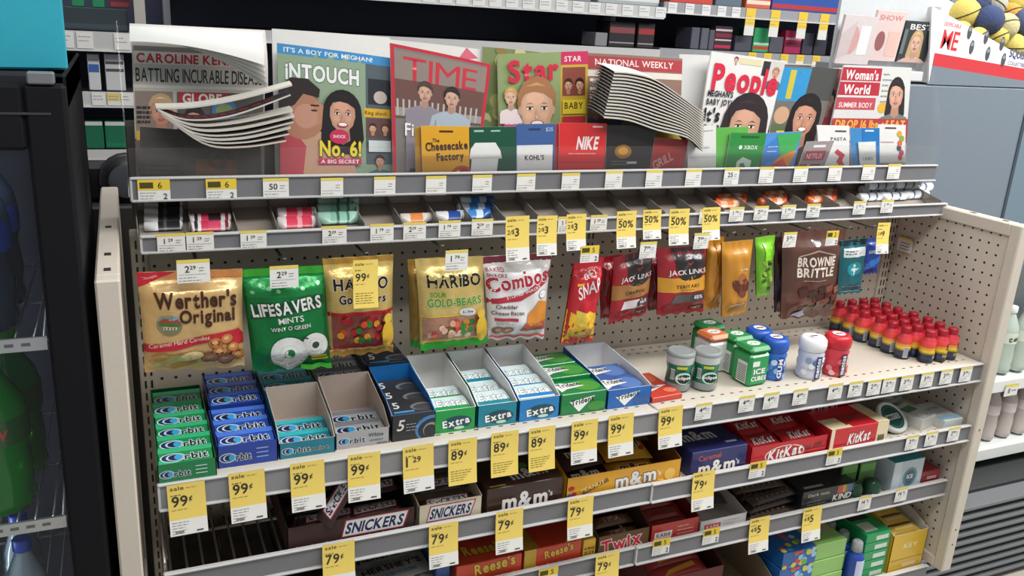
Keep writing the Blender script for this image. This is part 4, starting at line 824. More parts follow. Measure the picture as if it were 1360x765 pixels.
for x, w, c, c2, n in ((.481, .082, '129a48', '0f8a40', 'bright green'), (.567, .082, '12849a', '0f7388', 'deep teal'), (.653, .088, '1f7fc4', '1b70b0', 'sky blue')):
    carton('gum_carton', x, -.306, ZG, w, .185, .046, .086, c, 'e2e2e0', exf, n+' gum carton with tall white walls', notch=.0)
    column(x+.003, w-.006, -.300, 2 if n == 'bright green' else 3, 'd3e2e2', c, exp_(c), .046, n, lift=.012 if n != 'sky blue' else .016)
    if n != 'bright green': column(x+.003, w-.006, -.2, 1, 'd3e2e2', c, exp_(c), .046, n, z0=ZG+.03, first=3, below=False)
def trf(A, w, h, c='3f8f3a'): A.poly([(w*.18, h*.62), (w*.74, h*.80), (w*.40, h*.10)], 'eff2ee'); A.text('Trident', w*.22, h*.42, h*.24, '23262a', w*.50, 2, rot=.14); A.ell(w*.78, h*.3, w*.2, h*.22, c)
def trp(c, c2): return lambda A, w, d: (A.ell(w*.68, d*.5, w*.3, d*.4, c2), A.poly([(w*.05, d*.18), (w*.62, d*.78), (w*.10, d*.78)], 'eceeea'), A.poly([(w*.05, d*.3), (w*.66, d*.5), (w*.2, d*.85), (w*.04, d*.8)], 'eceeea'), A.text('Trident', w*.09, d*.48, d*.28, '23262a', w*.5, 2, rot=.10))
tg = pack_mesh(.100, .062, .026, '1c8040', trp('1c8040', '4a9a3e')); tfront = G(); tfront.box(0, .1, 0, .062, 0, .04, '1c8040', .001)
g = G(); g.box(0, .102, 0, .062, 0, .046, '158044', .0015); A = Art(); trf(A, .102, .046); A.put(g, flat_y(0, 0, 0)); A = Art(); trp('1c8040', '4a9a3e')(A, .102, .062); A.put(g, flat_z(0, 0, .046))
tagit(g.build('gum_box', 'gloss', None, (.745, -.306, ZG)), 'green leaf patterned gum box at the front of its column', 'gum pack', 'green leaf gum boxes')
for k in (1, 2): 
    o = pack(tg, .746, -.306+.066*k, ZG+.0005, 0, 0, f'green leaf patterned gum box, {ORD[k]} row from the front', 'green leaf gum boxes', 'gum_box'); 
    pack(tg, .746, -.306+.066*k, ZG+.0272, 0, .02*k, f'green leaf patterned gum box on top, {ORD[k]} row from the front', 'green leaf gum boxes', 'gum_box')
carton('gum_carton', .850, -.306, ZG, .104, .205, .042, .062, '1f66b4', 'dfe0e2', lambda A, w, h: trf(A, w, h, '2f5a9a'), 'blue gum carton with white walls, last carton in the row')
tb_ = pack_mesh(.094, .062, .016, '3f5f9e', trp('3f5f9e', '5a7cb8'))
for k in range(2): pack(tb_, .855, -.300+.064*k, ZG+.020, .05, .02*k, f'blue leaf patterned gum pack, {ORD[k]} row in the last carton', 'blue leaf gum packs')
q = G(); q.box(.003, .097, .003, .13, .002, .019, 'b3a596'); q.build('filler_pad', 'paper', CART)
tr2 = pack_mesh(.078, .12, .012, 'c9402f', lambda A, w, d: (A.poly([(w*.05, d*.2), (w*.9, d*.42), (w*.2, d*.5), (w*.04, d*.45)], 'f0e4e0'), A.text('Trident', w*.1, d*.3, d*.12, '23262a', w*.55, 2, rot=.2), A.ell(w*.6, d*.75, w*.3, d*.16, 'd86a4a'), A.ell(w*.8, d*.2, w*.2, d*.1, 'e07a5a')))
pack(tr2, .958, -.308, ZG+.0005, 0, .06, 'single red gum pack lying flat right of the last carton', 'red gum pack')
# ------------------------------------------------------------------ gum bottles
def eclipse(px, py, n):
    p = PZ(ZG, px, py); r = .030
    o = empty('gum_bottle', (p.x, p.y+.02, ZG)); g = G()
    g.lathe([(r*.8, .0), (r*.92, .004, '9a9ea0'), (r*.97, .02, '0d6a50'), (r*.88, .045, '0f7a5a'), (r*.99, .064, 'c8cccb'), (r*1.03, .080), (r*1.03, .0805)], '0d6a50', 24)
    A = Art(); A.ell(0, .034, .018, .014, 'bfe8d8'); A.ell(.002, .033, .015, .011, '12211c'); A.text('eclipse', 0, .032, .007, 'f4f6f5', .034, 2, al='c'); A.rect(-.016, .055, .022, .006, 'c9c83a'); A.rect(-.03, .03, .010, .024, 'd8dcdb'); A.rects([(-.03+.002*i, .032, .001, .02) for i in range(5)], '2a2a2a')
    A.put(g, lambda u, v, k: ((r*1.01+k)*math.sin(u/r-.25), -(r*1.01+k)*math.cos(u/r-.25), v), L=.006); g.build('bottle_body', 'gloss', o)
    g = G(); g.lathe([(r*1.04, .080), (r*1.05, .082), (r*1.02, .088), (r*.8, .090), (r*.78, .089)], '8d9393', 24); g.build('lid', 'plastic', o)
    tagit(o, n, 'gum bottle', 'green gum bottles')
eclipse(906, 520, 'dark green gum bottle with silver lid, left of the pair'); eclipse(941, 519, 'dark green gum bottle with silver lid, right of the pair')
def cube(px, py, lid, body, n, dy=0, txt='ICE CUBES', z=0):
    p = PZ(ZG+z, px, py); o = empty('gum_cube_box', (p.x, p.y+dy, ZG+z), (0, 0, .08)); s = .029; g = G()
    g.box(-s, s, -s+.03, s+.03, 0, .076, body, .006); A = Art(); A.text('ICE', 0, .030, .012, 'f4f8f4', .034, 2, al='c', out='2a4a3a'); A.text('CUBES', 0, .014, .010, 'f4f8f4', .044, 2, al='c', out='2a4a3a'); A.rect(-.022, .048, .02, .012, 'e9ece9'); A.put(g, lambda u, v, k: (u, -s+.03-k, v)); A = Art(); A.rect(-.02, .006, .03, .05, 'e6e9e6'); A.rects([(-.018, .010+.004*i, .026, .0018) for i in range(10)], '3a3a3a'); A.put(g, lambda u, v, k: (-s-k, .03+u, v)); g.build('box_body', 'gloss', o)
    g = G(); g.box(-s-.001, s+.001, -s+.029, s+.031, .076, .092, lid, .007); A = Art(); A.ell(0, .03, .016, .013, 'e9efe9'); A.text('ICE', 0, .026, .008, '2a4a3a', .02, 1, al='c'); A.put(g, flat_z(0, 0, .092)); g.build('lid', 'plastic', o)
    tagit(o, n, 'gum box', 'cube gum boxes')
cube(953, 496, 'd8774a', 'e2e0de', 'cube gum box with orange lid'); cube(1006, 513, '2f8f4f', '1f9a50', 'green cube gum box at the front')
cube(984, 498, '2f8f4f', '1f8f4a', 'green cube gum box behind the orange lidded one', .0); cube(949, 483, '3a9458', '1f8f4a', 'green cube gum box at the back left', .005)
def round_gum(px, py, cap, body, n, txt, tc, blobs, k=1.0):
    p = PZ(ZG, px, py); r = .029*k; o = empty('gum_bottle', (p.x, p.y+r*.8, ZG)); g = G()
    g.lathe([(r*.88, 0), (r*.98, .004), (r*1.03, .011), (r*.93, .023), (r*1.03, .035), (r*.93, .047), (r*1.02, .058), (r*.92, .066), (r*.92, .068)], body, 24)
    A = Art(); rr = random.Random(int(px))
    for i in range(8): A.ell(-.03+.0075*i, rr.uniform(.01, .055), .007, .007, blobs[i % len(blobs)], 10)
    A.rect(-.006, .004, .014, .054, tc); A.text(txt, .004, .008, .010, 'f2f2f2', .046, 2, rot=1.57)
    A.put(g, lambda u, v, kk: ((r*1.035+kk)*math.sin(u/r-.1), -(r*1.035+kk)*math.cos(u/r-.1), v), base=.0006, L=.006); g.build('bottle_body', 'gloss', o)
    g = G(); g.lathe([(r*.98, .067), (r*1.04, .070), (r*1.07, .080), (r*1.03, .091), (r*.85, .097), (r*.6, .098), (r*.58, .097)], cap, 24); A = Art(); A.ell(0, 0, r*.5, r*.5, 'e8e8ea'); A.rect(-r*.35, -r*.1, r*.7, r*.2, '8a2a30'); A.put(g, flat_z(0, 0, .098)); g.build('lid', 'plastic', o)
    tagit(o, n, 'gum bottle', 'round gum bottles')
round_gum(1032, 505, '2458b8', '2f6fd0', 'blue gum bottle with rounded blue lid, front one', 'GUM', '1a3f8a', ['8fb8e8', '5a90d8', 'cfe0f4'])
round_gum(1010, 492, '2458b8', '2f6fd0', 'blue gum bottle with rounded blue lid, rear one', 'GUM', '1a3f8a', ['8fb8e8', '5a90d8', 'cfe0f4'])
round_gum(1082, 504, 'eeeef0', 'd4d8e2', 'white gum bottle with rounded white lid', 'mentos', '1f2f6a', ['eef0f4', '8fa6cc', 'f4f4f6', '5a78b0'], 1.02)
round_gum(1115, 500, 'c9222f', 'd8404c', 'red gum bottle with rounded red lid', 'mentos', '3a3a52', ['e88a90', 'f0b8bc', 'c02a38', 'e0606a'], 1.02)
# ------------------------------------------------------------------ energy shots
def shot_mesh(seed):
    g = G(); r = .0185; rr = random.Random(seed)
    g.lathe([(r*.9, 0, '15181f'), (r, .003, '15181f'), (r, .010, '1f2f62'), (r, .018, '2a2a38'), (r, .023, '9a8426'), (r, .027, 'e6c832'), (r, .034, 'ea9a3a'), (r, .040, 'de4a44'), (r*.98, .056, 'd43a48'), (r*.64, .064, 'c02636'), (r*.6, .067)], '15181f', 18, cap=True)
    A = Art()
    if seed == 1: A.rect(-.014, .006, .012, .028, 'd8d8d6'); A.rects([(-.013+.0015*i, .008, .0008, .024) for i in range(7)], '55555a')
    else: A.text('5', -.004, .033, .014, '1c1c20', None, 2); A.text('hour', 0, .023, .006, 'f0c832', .018, 1, al='c'); A.text('ENERGY', 0, .014, .006, 'f0c832', .022, 1, al='c')
    A.put(g, lambda u, v, k: ((r*1.004+k)*math.sin(u/r+.35), -(r*1.004+k)*math.cos(u/r+.35), v), L=.005)
    c = G(); c.lathe([(r*.66, .067), (r*.66, .079), (r*.60, .081), (r*.1, .0815)], 'a81c2c', 16)
    return g.mesh('bottle_body', 'gloss'), c.mesh('cap', 'plastic')
S1, S2_ = shot_mesh(1), shot_mesh(2)
for r in range(7):
    for c in range(4):
        if r == 0 and c == 0: continue
        x = 1.722+.0395*c+R.uniform(-.002, .002)-(.012 if r >= 4 else 0); y = -.292+.041*r+R.uniform(-.002, .002)
        me = S1 if c == 0 or (r == 6 and c == 1) else S2_
        o = empty('energy_shot_bottle', (x, y, ZG+.0003), (0, 0, R.uniform(-.5, .4))); tagit(o, f'small red and yellow energy shot bottle, {ORD[r]} row from the front, {ORD[c]} from the left', 'bottle', 'energy shot bottles')
        for nm, mm in zip(('bottle_body', 'cap'), me): q = bpy.data.objects.new(nm, mm); COL.objects.link(q); q.parent = o
# ================================================================== magazines, newspapers, gift cards
ZB = RZ-.033
def PL(px, py, y0, lean):
    d = ray(px, py); t = (y0+lean*(CAM.z-ZB)-CAM.y)/(d.y-lean*d.z); return CAM+d*t
def sheet(name, tl, tr_, blx, brx, y0, lean, base, art, label, cat, th=.004, curl=0, grp=None, kind='gloss', zb=ZB):
    P = [PL(*tl, y0, lean), PL(*tr_, y0, lean)]
    yb = y0+lean*(zb-ZB)
    P += [Vector((PY(yb, blx, 240).x, yb, zb)), Vector((PY(yb, brx, 225).x, yb, zb))]
    o0 = (P[2]+P[3])/2; w = ((P[1]-P[0]).length+(P[3]-P[2]).length)/2; h = ((P[0]-P[2]).length+(P[1]-P[3]).length)/2
    nrm = Vector((0, -1, -lean)).normalized()*-1; nrm = Vector((0, -1, lean)).normalized()
    def F(u, v, k=0):
        p = (P[0]*(1-u)+P[1]*u)*v+(P[2]*(1-u)+P[3]*u)*(1-v)-o0
        c = curl*(math.sin(math.pi*u)*v+.6*u*u*v*v)
        return p+nrm*(k+c)
    g = G(); n = 10 if curl else 1
    g.grid(n, n, lambda u, v: F(u, v), base); g.grid(n, n, lambda u, v: F(u, v)-nrm*th, 'd8d5cf', flip=True)
    for e in ((lambda t: (t, 0)), (lambda t: (1, t)), (lambda t: (1-t, 1)), (lambda t: (0, 1-t))):
        g.grid(n, 1, lambda u, v, e=e: F(*e(u))-nrm*(th*(1-v)), 'e2dfd8')
    A = Art(); art and art(A, w, h); A.put(g, lambda x, y, k: F(x/w, y/h, k), L=.03 if curl else None, base=.0005, clip=(w, h))
    o = g.build(name, kind, None, o0); tagit(o, label, cat, grp); return o
MG = 'magazines on the clear rack'
def mag(*a, **k): k.setdefault('curl', .006); k.setdefault('grp', MG); return sheet('magazine', *a, cat='magazine', **k)
mag((361, 38), (517, 50), 366, 516, .03, .12, 'e6e5e2', None, 'plain white magazine back rising behind the kissing couple cover')
mag((515, 52), (640, 66), 518, 640, .03, .12, 'e3e1dd', lambda A, w, h: A.poly([(w*.72, h*.9), (w*.82, h), (w*.95, h*.93)], 'd86a80'), 'plain white magazine back rising behind the red bordered cover')
def a_touch(A, w, h):
    A.rect(0, 0, w, h, '8fa58a'); A.rect(0, h*.93, w, h*.07, '3f8fc8'); A.text("IT'S A BOY FOR MEGHAN!", w*.05, h*.947, h*.032, 'eef4f8', w*.75, 1); A.text('iNTOUCH', w*.06, h*.76, h*.11, 'eef0ee', w*.62, 2, out='5a6a5a')
    A.rect(w*.74, h*.15, w*.26, h*.78, '55626a'); A.rect(w*.76, h*.62, w*.22, h*.2, '2a2c34'); A.ell(w*.87, h*.68, w*.06, h*.05, 'c9b8b0'); A.rect(w*.72, h*.52, w*.24, h*.07, 'e0b030'); A.text('Ring shock', w*.73, h*.54, h*.03, '4a2a10', w*.2, 1); A.rect(w*.74, h*.36, w*.24, h*.15, '6a4a48'); A.person(w*.80, h*.40, h*.07, 'd8a888', '3a2a22', None); A.person(w*.91, h*.40, h*.07, 'd8a888', '5a3a22', None); A.rect(w*.76, h*.25, w*.2, h*.09, 'd6dedc'); A.person(w*.86, h*.13, h*.09, 'c99880', '3a2a22', '3f6f7a')
    A.poly([(0, 0), (w*.66, 0), (w*.62, h*.22), (w*.5, h*.36), (w*.3, h*.40), (w*.1, h*.42), (0, h*.48)], 'c49a82'); A.poly([(0, 0), (w*.18, 0), (w*.22, h*.28), (w*.1, h*.42), (0, h*.42)], 'b84a52')
    A.ell(w*.19, h*.50, w*.19, h*.17, 'b07c62', 18); A.poly([(w*.30, h*.62), (w*.385, h*.575), (w*.375, h*.55), (w*.41, h*.53), (w*.37, h*.50), (w*.38, h*.47), (w*.28, h*.42)], 'b98468'); A.ell(w*.22, h*.50, w*.10, h*.09, 'c2907a', 14); A.ell(w*.08, h*.50, w*.035, h*.04, 'a8745a', 10)
    A.poly([(-.0, h*.40), (w*.0, h*.70), (w*.1, h*.77), (w*.24, h*.77), (w*.34, h*.70), (w*.33, h*.64), (w*.2, h*.66), (w*.13, h*.58), (w*.06, h*.54), (w*.05, h*.44)], '2b2120'); A.rect(w*.26, h*.575, w*.07, h*.012, '2b2120'); A.ell(w*.29, h*.545, w*.03, h*.008, '4a2f28', 8)
    A.person(w*.53, h*.40, h*.28, 'cc9a80', '1d1718', None, True, True, .95, True)
    A.ell(w*.50, h*.36, w*.085, h*.055, 'c8305a'); A.text('SHOCK', w*.5, h*.35, h*.022, 'f4e4e8', w*.11, 1, al='c')
    A.text('No. 6!', w*.33, h*.215, h*.11, 'ecd63a', w*.36, 2, out='5a3a1a'); A.rect(w*.32, h*.15, w*.37, h*.045, 'c8305a'); A.text('A BIG SECRET', w*.34, h*.158, h*.028, 'f6eef0', w*.33, 1)
mag((368, 57), (523, 78), 372, 525, -.005, .16, '8fa58a', a_touch, 'celebrity magazine with a kissing couple and large yellow lettering')
def a_time(A, w, h):
    A.rect(0, 0, w, h, 'c0283a'); A.rect(w*.035, h*.025, w*.93, h*.95, '7d7672'); A.rect(w*.035, h*.48, w*.93, h*.3, '6b4a44'); A.rect(w*.035, h*.5, w*.93, h*.06, '9a9590'); A.rects([(w*(.05+.06*i), h*.5, w*.02, h*.12) for i in range(15)], 'b5b1ab'); A.rect(w*.035, h*.76, w*.93, h*.2, '8d7f77')
    A.text('TIME', w*.12, h*.76, h*.17, 'c4303f', w*.75, 0)
    A.person(w*.34, h*.62, h*.14, 'c9a08a', '4a3a34', '8f8790', hairk=1); A.rect(w*.14, h*.1, w*.34, h*.42, '8f8790'); A.person(w*.62, h*.60, h*.15, 'c9a08a', '2a2422', 'a9b6c0'); A.rect(w*.46, h*.08, w*.38, h*.42, 'aab6c0'); A.rect(w*.18, h*.0, w*.3, h*.12, '4a4a58'); A.rect(w*.5, 0, w*.3, h*.1, '44485a')
    A.text('First Family', w*.13, h*.36, h*.09, 'f3f1ef', w*.74, 1); A.lines(w*.3, h*.31, w*.5, 3, h*.035, 'e9e4e2', .003, 5)
mag((518, 57), (651, 86), 523, 634, -.03, .20, 'c0283a', a_time, 'red bordered news magazine with two standing people')
def a_plant(A, w, h):
    rr = random.Random(4); A.rect(0, 0, w, h, '7d8a5a')
    for i in range(30): A.ell(w*rr.random(), h*rr.uniform(.3, 1), w*.1, h*.04, rr.choice(['5f7a3a', 'a8a868', '6f8a5a', '8f7a4a', 'c9c088']), 8, rot=rr.uniform(0, 3))
    A.ring(w*.3, h*.9, w*.1, w*.11, 'd8c848')
mag((641, 62), (720, 70), 640, 720, .015, .14, '7d8a5a', a_plant, 'green plant covered magazine half hidden left of the boy portrait cover')
def a_star(A, w, h):
    A.rect(0, 0, w*.68, h, '8fa06a'); A.rect(w*.68, 0, w*.32, h, 'c9a83e'); A.rect(w*.68, h*.9, w*.32, h*.1, 'c8305a'); A.text('STAR', w*.72, h*.925, h*.04, 'f2e6ea', w*.2, 1)
    A.rect(w*.70, h*.66, w*.27, h*.22, '8a4a3c'); A.person(w*.77, h*.70, h*.09, 'c99878', '3a2a22', None); A.person(w*.90, h*.70, h*.09, 'd0a080', '2a2020', None); A.rect(w*.70, h*.52, w*.27, h*.11, 'e6cc3a'); A.text('BABY', w*.72, h*.56, h*.05, '3a2a12', w*.22, 1); A.rect(w*.70, h*.44, w*.27, h*.06, 'c0283a'); A.rect(w*.70, h*.2, w*.27, h*.23, '4a4148'); A.person(w*.78, h*.28, h*.11, 'd0a890', '3a2a26', '7a3a4a')
    A.text('Star', w*.10, h*.78, h*.16, 'cf2745', w*.55, 2, rot=.04)
    A.rect(w*.04, h*.36, w*.2, h*.17, 'c8407a'); A.lines(w*.06, h*.49, w*.16, 4, h*.04, 'f4e2ea', .004, 3); A.person(w*.12, h*.60, h*.13, 'd8b098', 'c8a060', 'e8d8d8')
    A.person(w*.40, h*.38, h*.40, 'd8ab8e', 'a5744e', '5f666e', smile=True)
mag((661, 72), (780, 68), 664, 780, -.01, .14, '8fa06a', a_star, 'celebrity magazine with a smiling boy portrait and red title')
def a_tab(A, w, h):
    A.rect(0, 0, w, h, '8a6a5c'); A.rect(0, h*.88, w, h*.1, 'a8323a'); A.text('NATIONAL WEEKLY', w*.1, h*.91, h*.05, 'ead8d4', w*.8, 1); A.rect(0, h*.82, w, h*.05, 'd8d2c8'); A.lines(w*.05, h*.78, w*.2, 3, h*.07, 'e6e0d6', .006, 2); A.text('SPECIAL', w*.36, h*.72, h*.07, 'f0ece4', w*.2, 2, out='3a2a22'); A.ell(w*.62, h*.75, w*.05, h*.06, 'e0c43a')
    rr = random.Random(9)
    for i in range(7): A.person(w*(.1+.13*i), h*.52, h*.13, rr.choice(['d0a088', 'c08a70', 'd8b09a']), rr.choice(['3a2a22', '6a4a2a', 'b08a50']), rr.choice(['7a3a42', '4a5a7a', '8a8a4a']))
    A.rect(0, h*.3, w, h*.12, 'c9b43a'); A.rect(0, 0, w, h*.3, '6f5a52')
mag((776, 70), (905, 78), 778, 903, .0, .14, '8a6a5c', a_tab, 'tabloid with red heading rising behind the curled newspapers', kind='paper')
mag((902, 72), (946, 74), 900, 938, .01, .14, 'd9d9d8', lambda A, w, h: A.rects([(w*.8, h*(.3+.2*i), w*.12, h*.06) for i in range(3)], 'b5303a'), 'white magazine edge left of the portrait cover with red title')
def a_people(A, w, h):
    A.rect(0, 0, w, h, 'dedcda'); A.person(w*.33, h*.93, h*.05, 'd0a088', '6a4a3a', None, face=False); A.rect(w*.38, h*.93, w*.3, h*.05, 'd8cfa8'); A.rect(w*.80, h*.80, w*.2, h*.19, 'c9c4c0'); A.rect(w*.70, h*.86, w*.1, h*.12, '2a2c30'); A.person(w*.90, h*.85, h*.085, 'c99a80', 'a07a5a', '5a6a7a'); A.text('People', w*.06, h*.71, h*.20, 'd0203f', w*.90, 2)
    for i, t in enumerate(("MEGHAN'S", 'BABY JOY!')): A.text(t, w*.03, h*(.655-.065*i), h*.045, '1d1d20', w*.34, 2)
    A.text("It's a", w*.02, h*.46, h*.10, '1d1d20', w*.36, 2); A.text('BOY!', w*.04, h*.34, h*.09, '1d1d20', w*.3, 2)
    A.person(w*.62, h*.22, h*.44, 'c99a82', '2b2023', '3a3038', True, True, .95)
mag((945, 68), (1042, 82), 918, 1006, -.03, .15, 'dedcda', a_people, 'celebrity magazine with big red title and dark haired portrait, leaning', curl=.004)
def a_h(A, w, h):
    A.rect(0, 0, w, h, '6f6a66'); A.rect(0, h*.68, w*.5, h*.3, '2f8fc4'); A.rect(w*.15, h*.70, w*.1, h*.26, 'c8b83a'); A.rect(w*.5, h*.7, w*.5, h*.3, '4a4a48'); A.ell(w*.15, h*.55, w*.14, h*.08, 'c9a080'); A.rect(0, h*.35, w*.3, h*.12, '5a6a4a'); A.rect(w*.12, h*.28, w*.4, h*.13, 'd8c43a'); A.text('BABY', w*.15, h*.31, h*.07, '3a2a12', w*.32, 1)
    A.person(w*.60, h*.36, h*.36, 'c28e74', '1d1718', '3a2a2c', True, True, .9, True)
mag((1040, 86), (1114, 92), 1010, 1072, -.01, .15, '6f6a66', a_h, 'blue topped celebrity magazine with smiling long haired portrait', curl=.004)
def a_m(A, w, h): A.rect(0, 0, w, h, '8a5a5e'); A.person(w*.5, h*.6, h*.2, 'c99a84', '2a2022', 'b84a5a'); A.rect(0, h*.3, w, h*.15, 'c9b8b0'); A.rect(w*.2, h*.9, w*.6, h*.08, '9a3a4a')
mag((1088, 90), (1126, 92), 1060, 1096, .01, .15, '8a5a5e', a_m, 'dull red magazine squeezed between two portrait covers', curl=.003)
def a_ww(A, w, h):
    A.rect(0, 0, w, h, 'cfcfcc'); A.rect(0, h*.86, w*.55, h*.12, 'b02a3a'); A.text("Woman's", w*.05, h*.875, h*.08, 'eadcdc', w*.46, 2); A.rect(0, h*.73, w*.55, h*.12, 'b02a3a'); A.text('World', w*.06, h*.745, h*.08, 'eadcdc', w*.36, 2); A.rect(0, h*.60, w*.52, h*.11, 'b84a54'); A.text('SUMMER BODY', w*.04, h*.62, h*.045, 'ead8d8', w*.44, 1); A.lines(w*.58, h*.92, w*.14, 7, h*.05, '8a8f8a', .004, 4); A.ell(w*.62, h*.62, w*.06, h*.05, 'd8a83a')
    A.person(w*.80, h*.62, h*.26, 'c99a84', '2a2022', '6f7a70', True, True, .8); A.rect(0, h*.30, w, h*.22, 'a83a42'); A.text('DROP 16 lbs of FAT', w*.04, h*.43, h*.075, 'e6a83a', w*.92, 2); A.text('EVERY 10 DAYS', w*.05, h*.325, h*.075, 'ecdcdc', w*.8, 2); A.rect(0, 0, w, h*.28, 'b8a8a0')
mag((1121, 86), (1210, 90), 1088, 1201, -.025, .15, 'cfcfcc', a_ww, 'weekly magazine with red title blocks and large diet headline', curl=.003)
# newspapers
def a_news(A, w, h):
    A.rect(0, 0, w, h, 'b9b3a9'); A.rect(w*.01, h*.86, w*.98, h*.03, '7a7570'); A.rect(w*.01, h*.78, w*.98, h*.075, 'd3cbc2'); A.text('CAROLINE KENNEDY', w*.03, h*.79, h*.055, 'b52838', w*.92, 2); A.text('BATTLING INCURABLE DISEASE', w*.02, h*.67, h*.085, '2a2a2a', w*.96, 1)
    A.rect(0, h*.63, w, h*.02, 'd0cac0'); A.rect(w*.01, h*.36, w*.28, h*.25, '8a7a70'); A.person(w*.20, h*.40, h*.18, 'c98f78', 'c0a078', '3a3a42'); A.lines(w*.02, h*.5, w*.12, 4, h*.03, '2a2a2a', .004, 5); A.rect(w*.01, h*.30, w*.14, h*.06, 'c9a43a')
    A.rect(w*.32, h*.36, w*.67, h*.25, '55504e'); A.rect(w*.33, h*.53, w*.38, h*.08, 'a82a34'); A.text('GLOBE', w*.36, h*.54, h*.06, 'ded4cc', w*.3, 2); A.person(w*.45, h*.36, h*.15, 'c08f78', '221c1c', '2a2a2e'); A.ell(w*.68, h*.49, w*.1, h*.08, '3f6fa0'); A.ell(w*.68, h*.49, w*.07, h*.05, '7a8a5a')
    A.rect(0, 0, w, h*.30, '6a625c')
sheet('newspaper', (174, 36), (352, 46), 181, 350, .005, .12, 'b9b3a9', a_news, 'tabloid newspaper with black headline at the left end of the rack', 'newspaper', th=.01, kind='paper', grp='newspapers at the left end')
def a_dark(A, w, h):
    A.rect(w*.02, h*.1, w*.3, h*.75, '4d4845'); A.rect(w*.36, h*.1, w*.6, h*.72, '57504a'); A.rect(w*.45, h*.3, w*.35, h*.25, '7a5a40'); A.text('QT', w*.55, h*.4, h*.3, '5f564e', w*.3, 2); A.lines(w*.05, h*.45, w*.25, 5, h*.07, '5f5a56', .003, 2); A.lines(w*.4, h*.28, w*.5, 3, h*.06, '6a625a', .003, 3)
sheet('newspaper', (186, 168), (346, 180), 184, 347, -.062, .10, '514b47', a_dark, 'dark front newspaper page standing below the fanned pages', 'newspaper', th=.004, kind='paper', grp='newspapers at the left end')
def fan(curves, Yf, dY, Yb, rise, cols, name, label, under='6a6460', dz=.004, edge='d9d3c9', marks={}):
    """stack of pages; every page is a real curved sheet running from its front edge back to the fold"""
    o = empty(name); first = None
    for k, cv in enumerate(curves):
        yf = Yf+dY*k; pts = [PY(yf, *p) for p in cv]
        if first is None: first = pts[0].copy(); o.location = first
        def C(t):
            n = len(pts)-1; s = t*n; i = min(int(s), n-1); f = s-i
            p0 = pts[max(i-1, 0)]; p1 = pts[i]; p2 = pts[i+1]; p3 = pts[min(i+2, n)]
            return .5*((2*p1)+(p2-p0)*f+(2*p0-5*p1+4*p2-p3)*f*f+(3*p1-p0-3*p2+p3)*f**3)
        g = G()
        def S(u, v): p = C(u)-first; return (p.x, p.y+(Yb-yf)*v, p.z+rise*math.sin(v*1.5))
        g.grid(16, 4, S, cols[k % len(cols)]); g.grid(16, 4, lambda u, v: tuple(a-b for a, b in zip(S(u, v), (0, -.0006, dz))), under, flip=True)
        g.grid(16, 1, lambda u, v: (lambda q: (q[0], q[1]+.0006*(1-v), q[2]-dz*(1-v)))(S(u, 0)), edge)
        if k in marks:
            rr = random.Random(k)
            for i in range(12): a = .12+.065*i; g.add([S(a, .1), S(a+.045, .1), S(a+.045, .45), S(a, .45)], [(0, 1, 2, 3)], marks[k]); g.v[-4:] = [(p[0], p[1], p[2]+.0012) for p in g.v[-4:]]
        g.build('page', 'paper', o)
    tagit(o, label, 'newspaper', 'folded newspapers'); return o
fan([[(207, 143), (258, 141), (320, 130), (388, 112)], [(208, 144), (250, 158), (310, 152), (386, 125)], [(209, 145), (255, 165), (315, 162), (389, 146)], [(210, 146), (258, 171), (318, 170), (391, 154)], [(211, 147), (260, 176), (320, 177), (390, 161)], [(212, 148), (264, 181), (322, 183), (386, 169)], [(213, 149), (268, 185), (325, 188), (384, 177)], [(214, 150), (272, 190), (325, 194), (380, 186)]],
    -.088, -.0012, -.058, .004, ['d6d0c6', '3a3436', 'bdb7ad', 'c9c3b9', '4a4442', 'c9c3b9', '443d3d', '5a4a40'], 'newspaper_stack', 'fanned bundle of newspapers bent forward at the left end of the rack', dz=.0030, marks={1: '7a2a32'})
def curlpages():
    o = empty('newspaper_stack', PY(-.02, 172, 32)); first = Vector(o.location)
    for k in range(9):
        yt = .0-.002*k; yb = -.035-.0045*k
        def S(u, v):
            py0 = 31+9*u+.4*k; py1 = 48+(68-4.5*k)*u**1.9+2+.6*k
            y = yt+(yb-yt)*v*(.3+.7*u); p = PY(y, 172+(180-.6*k+4*v)*u, py0+(py1-py0)*v)-first
            return (p.x, p.y-.012*math.sin(math.pi*v)*u, p.z)
        g = G(); g.grid(16, 8, S, 'cbc6bd' if k % 2 else 'e6e3de', flip=True); g.grid(16, 8, lambda u, v: tuple(a+b for a, b in zip(S(u, v), (0, .0007, 0))), '8d7a70' if k == 0 else 'cfcac2'); g.build('page', 'paper', o)
    tagit(o, 'white newspaper pages folded over and curling at the top left of the rack', 'newspaper', 'folded newspapers')
curlpages()
cv = []
for k in range(15):
    t = k/14
    cv.append([(816-14*t, 95+60*t), (840-4*t, 97+62*t), (872+2*t, 106+66*t), (908+6*t, 130+52*t), (936-2*t, 150+50*t)])
fan(cv, -.095, .0004, -.012, .012, ['ddd8ce', 'd3cec4', 'e2ddd3', 'c9c4bb'], 'newspaper_stack', 'thick bundle of newspapers curled forward over the gift cards', under='3f3a38', dz=.0028)
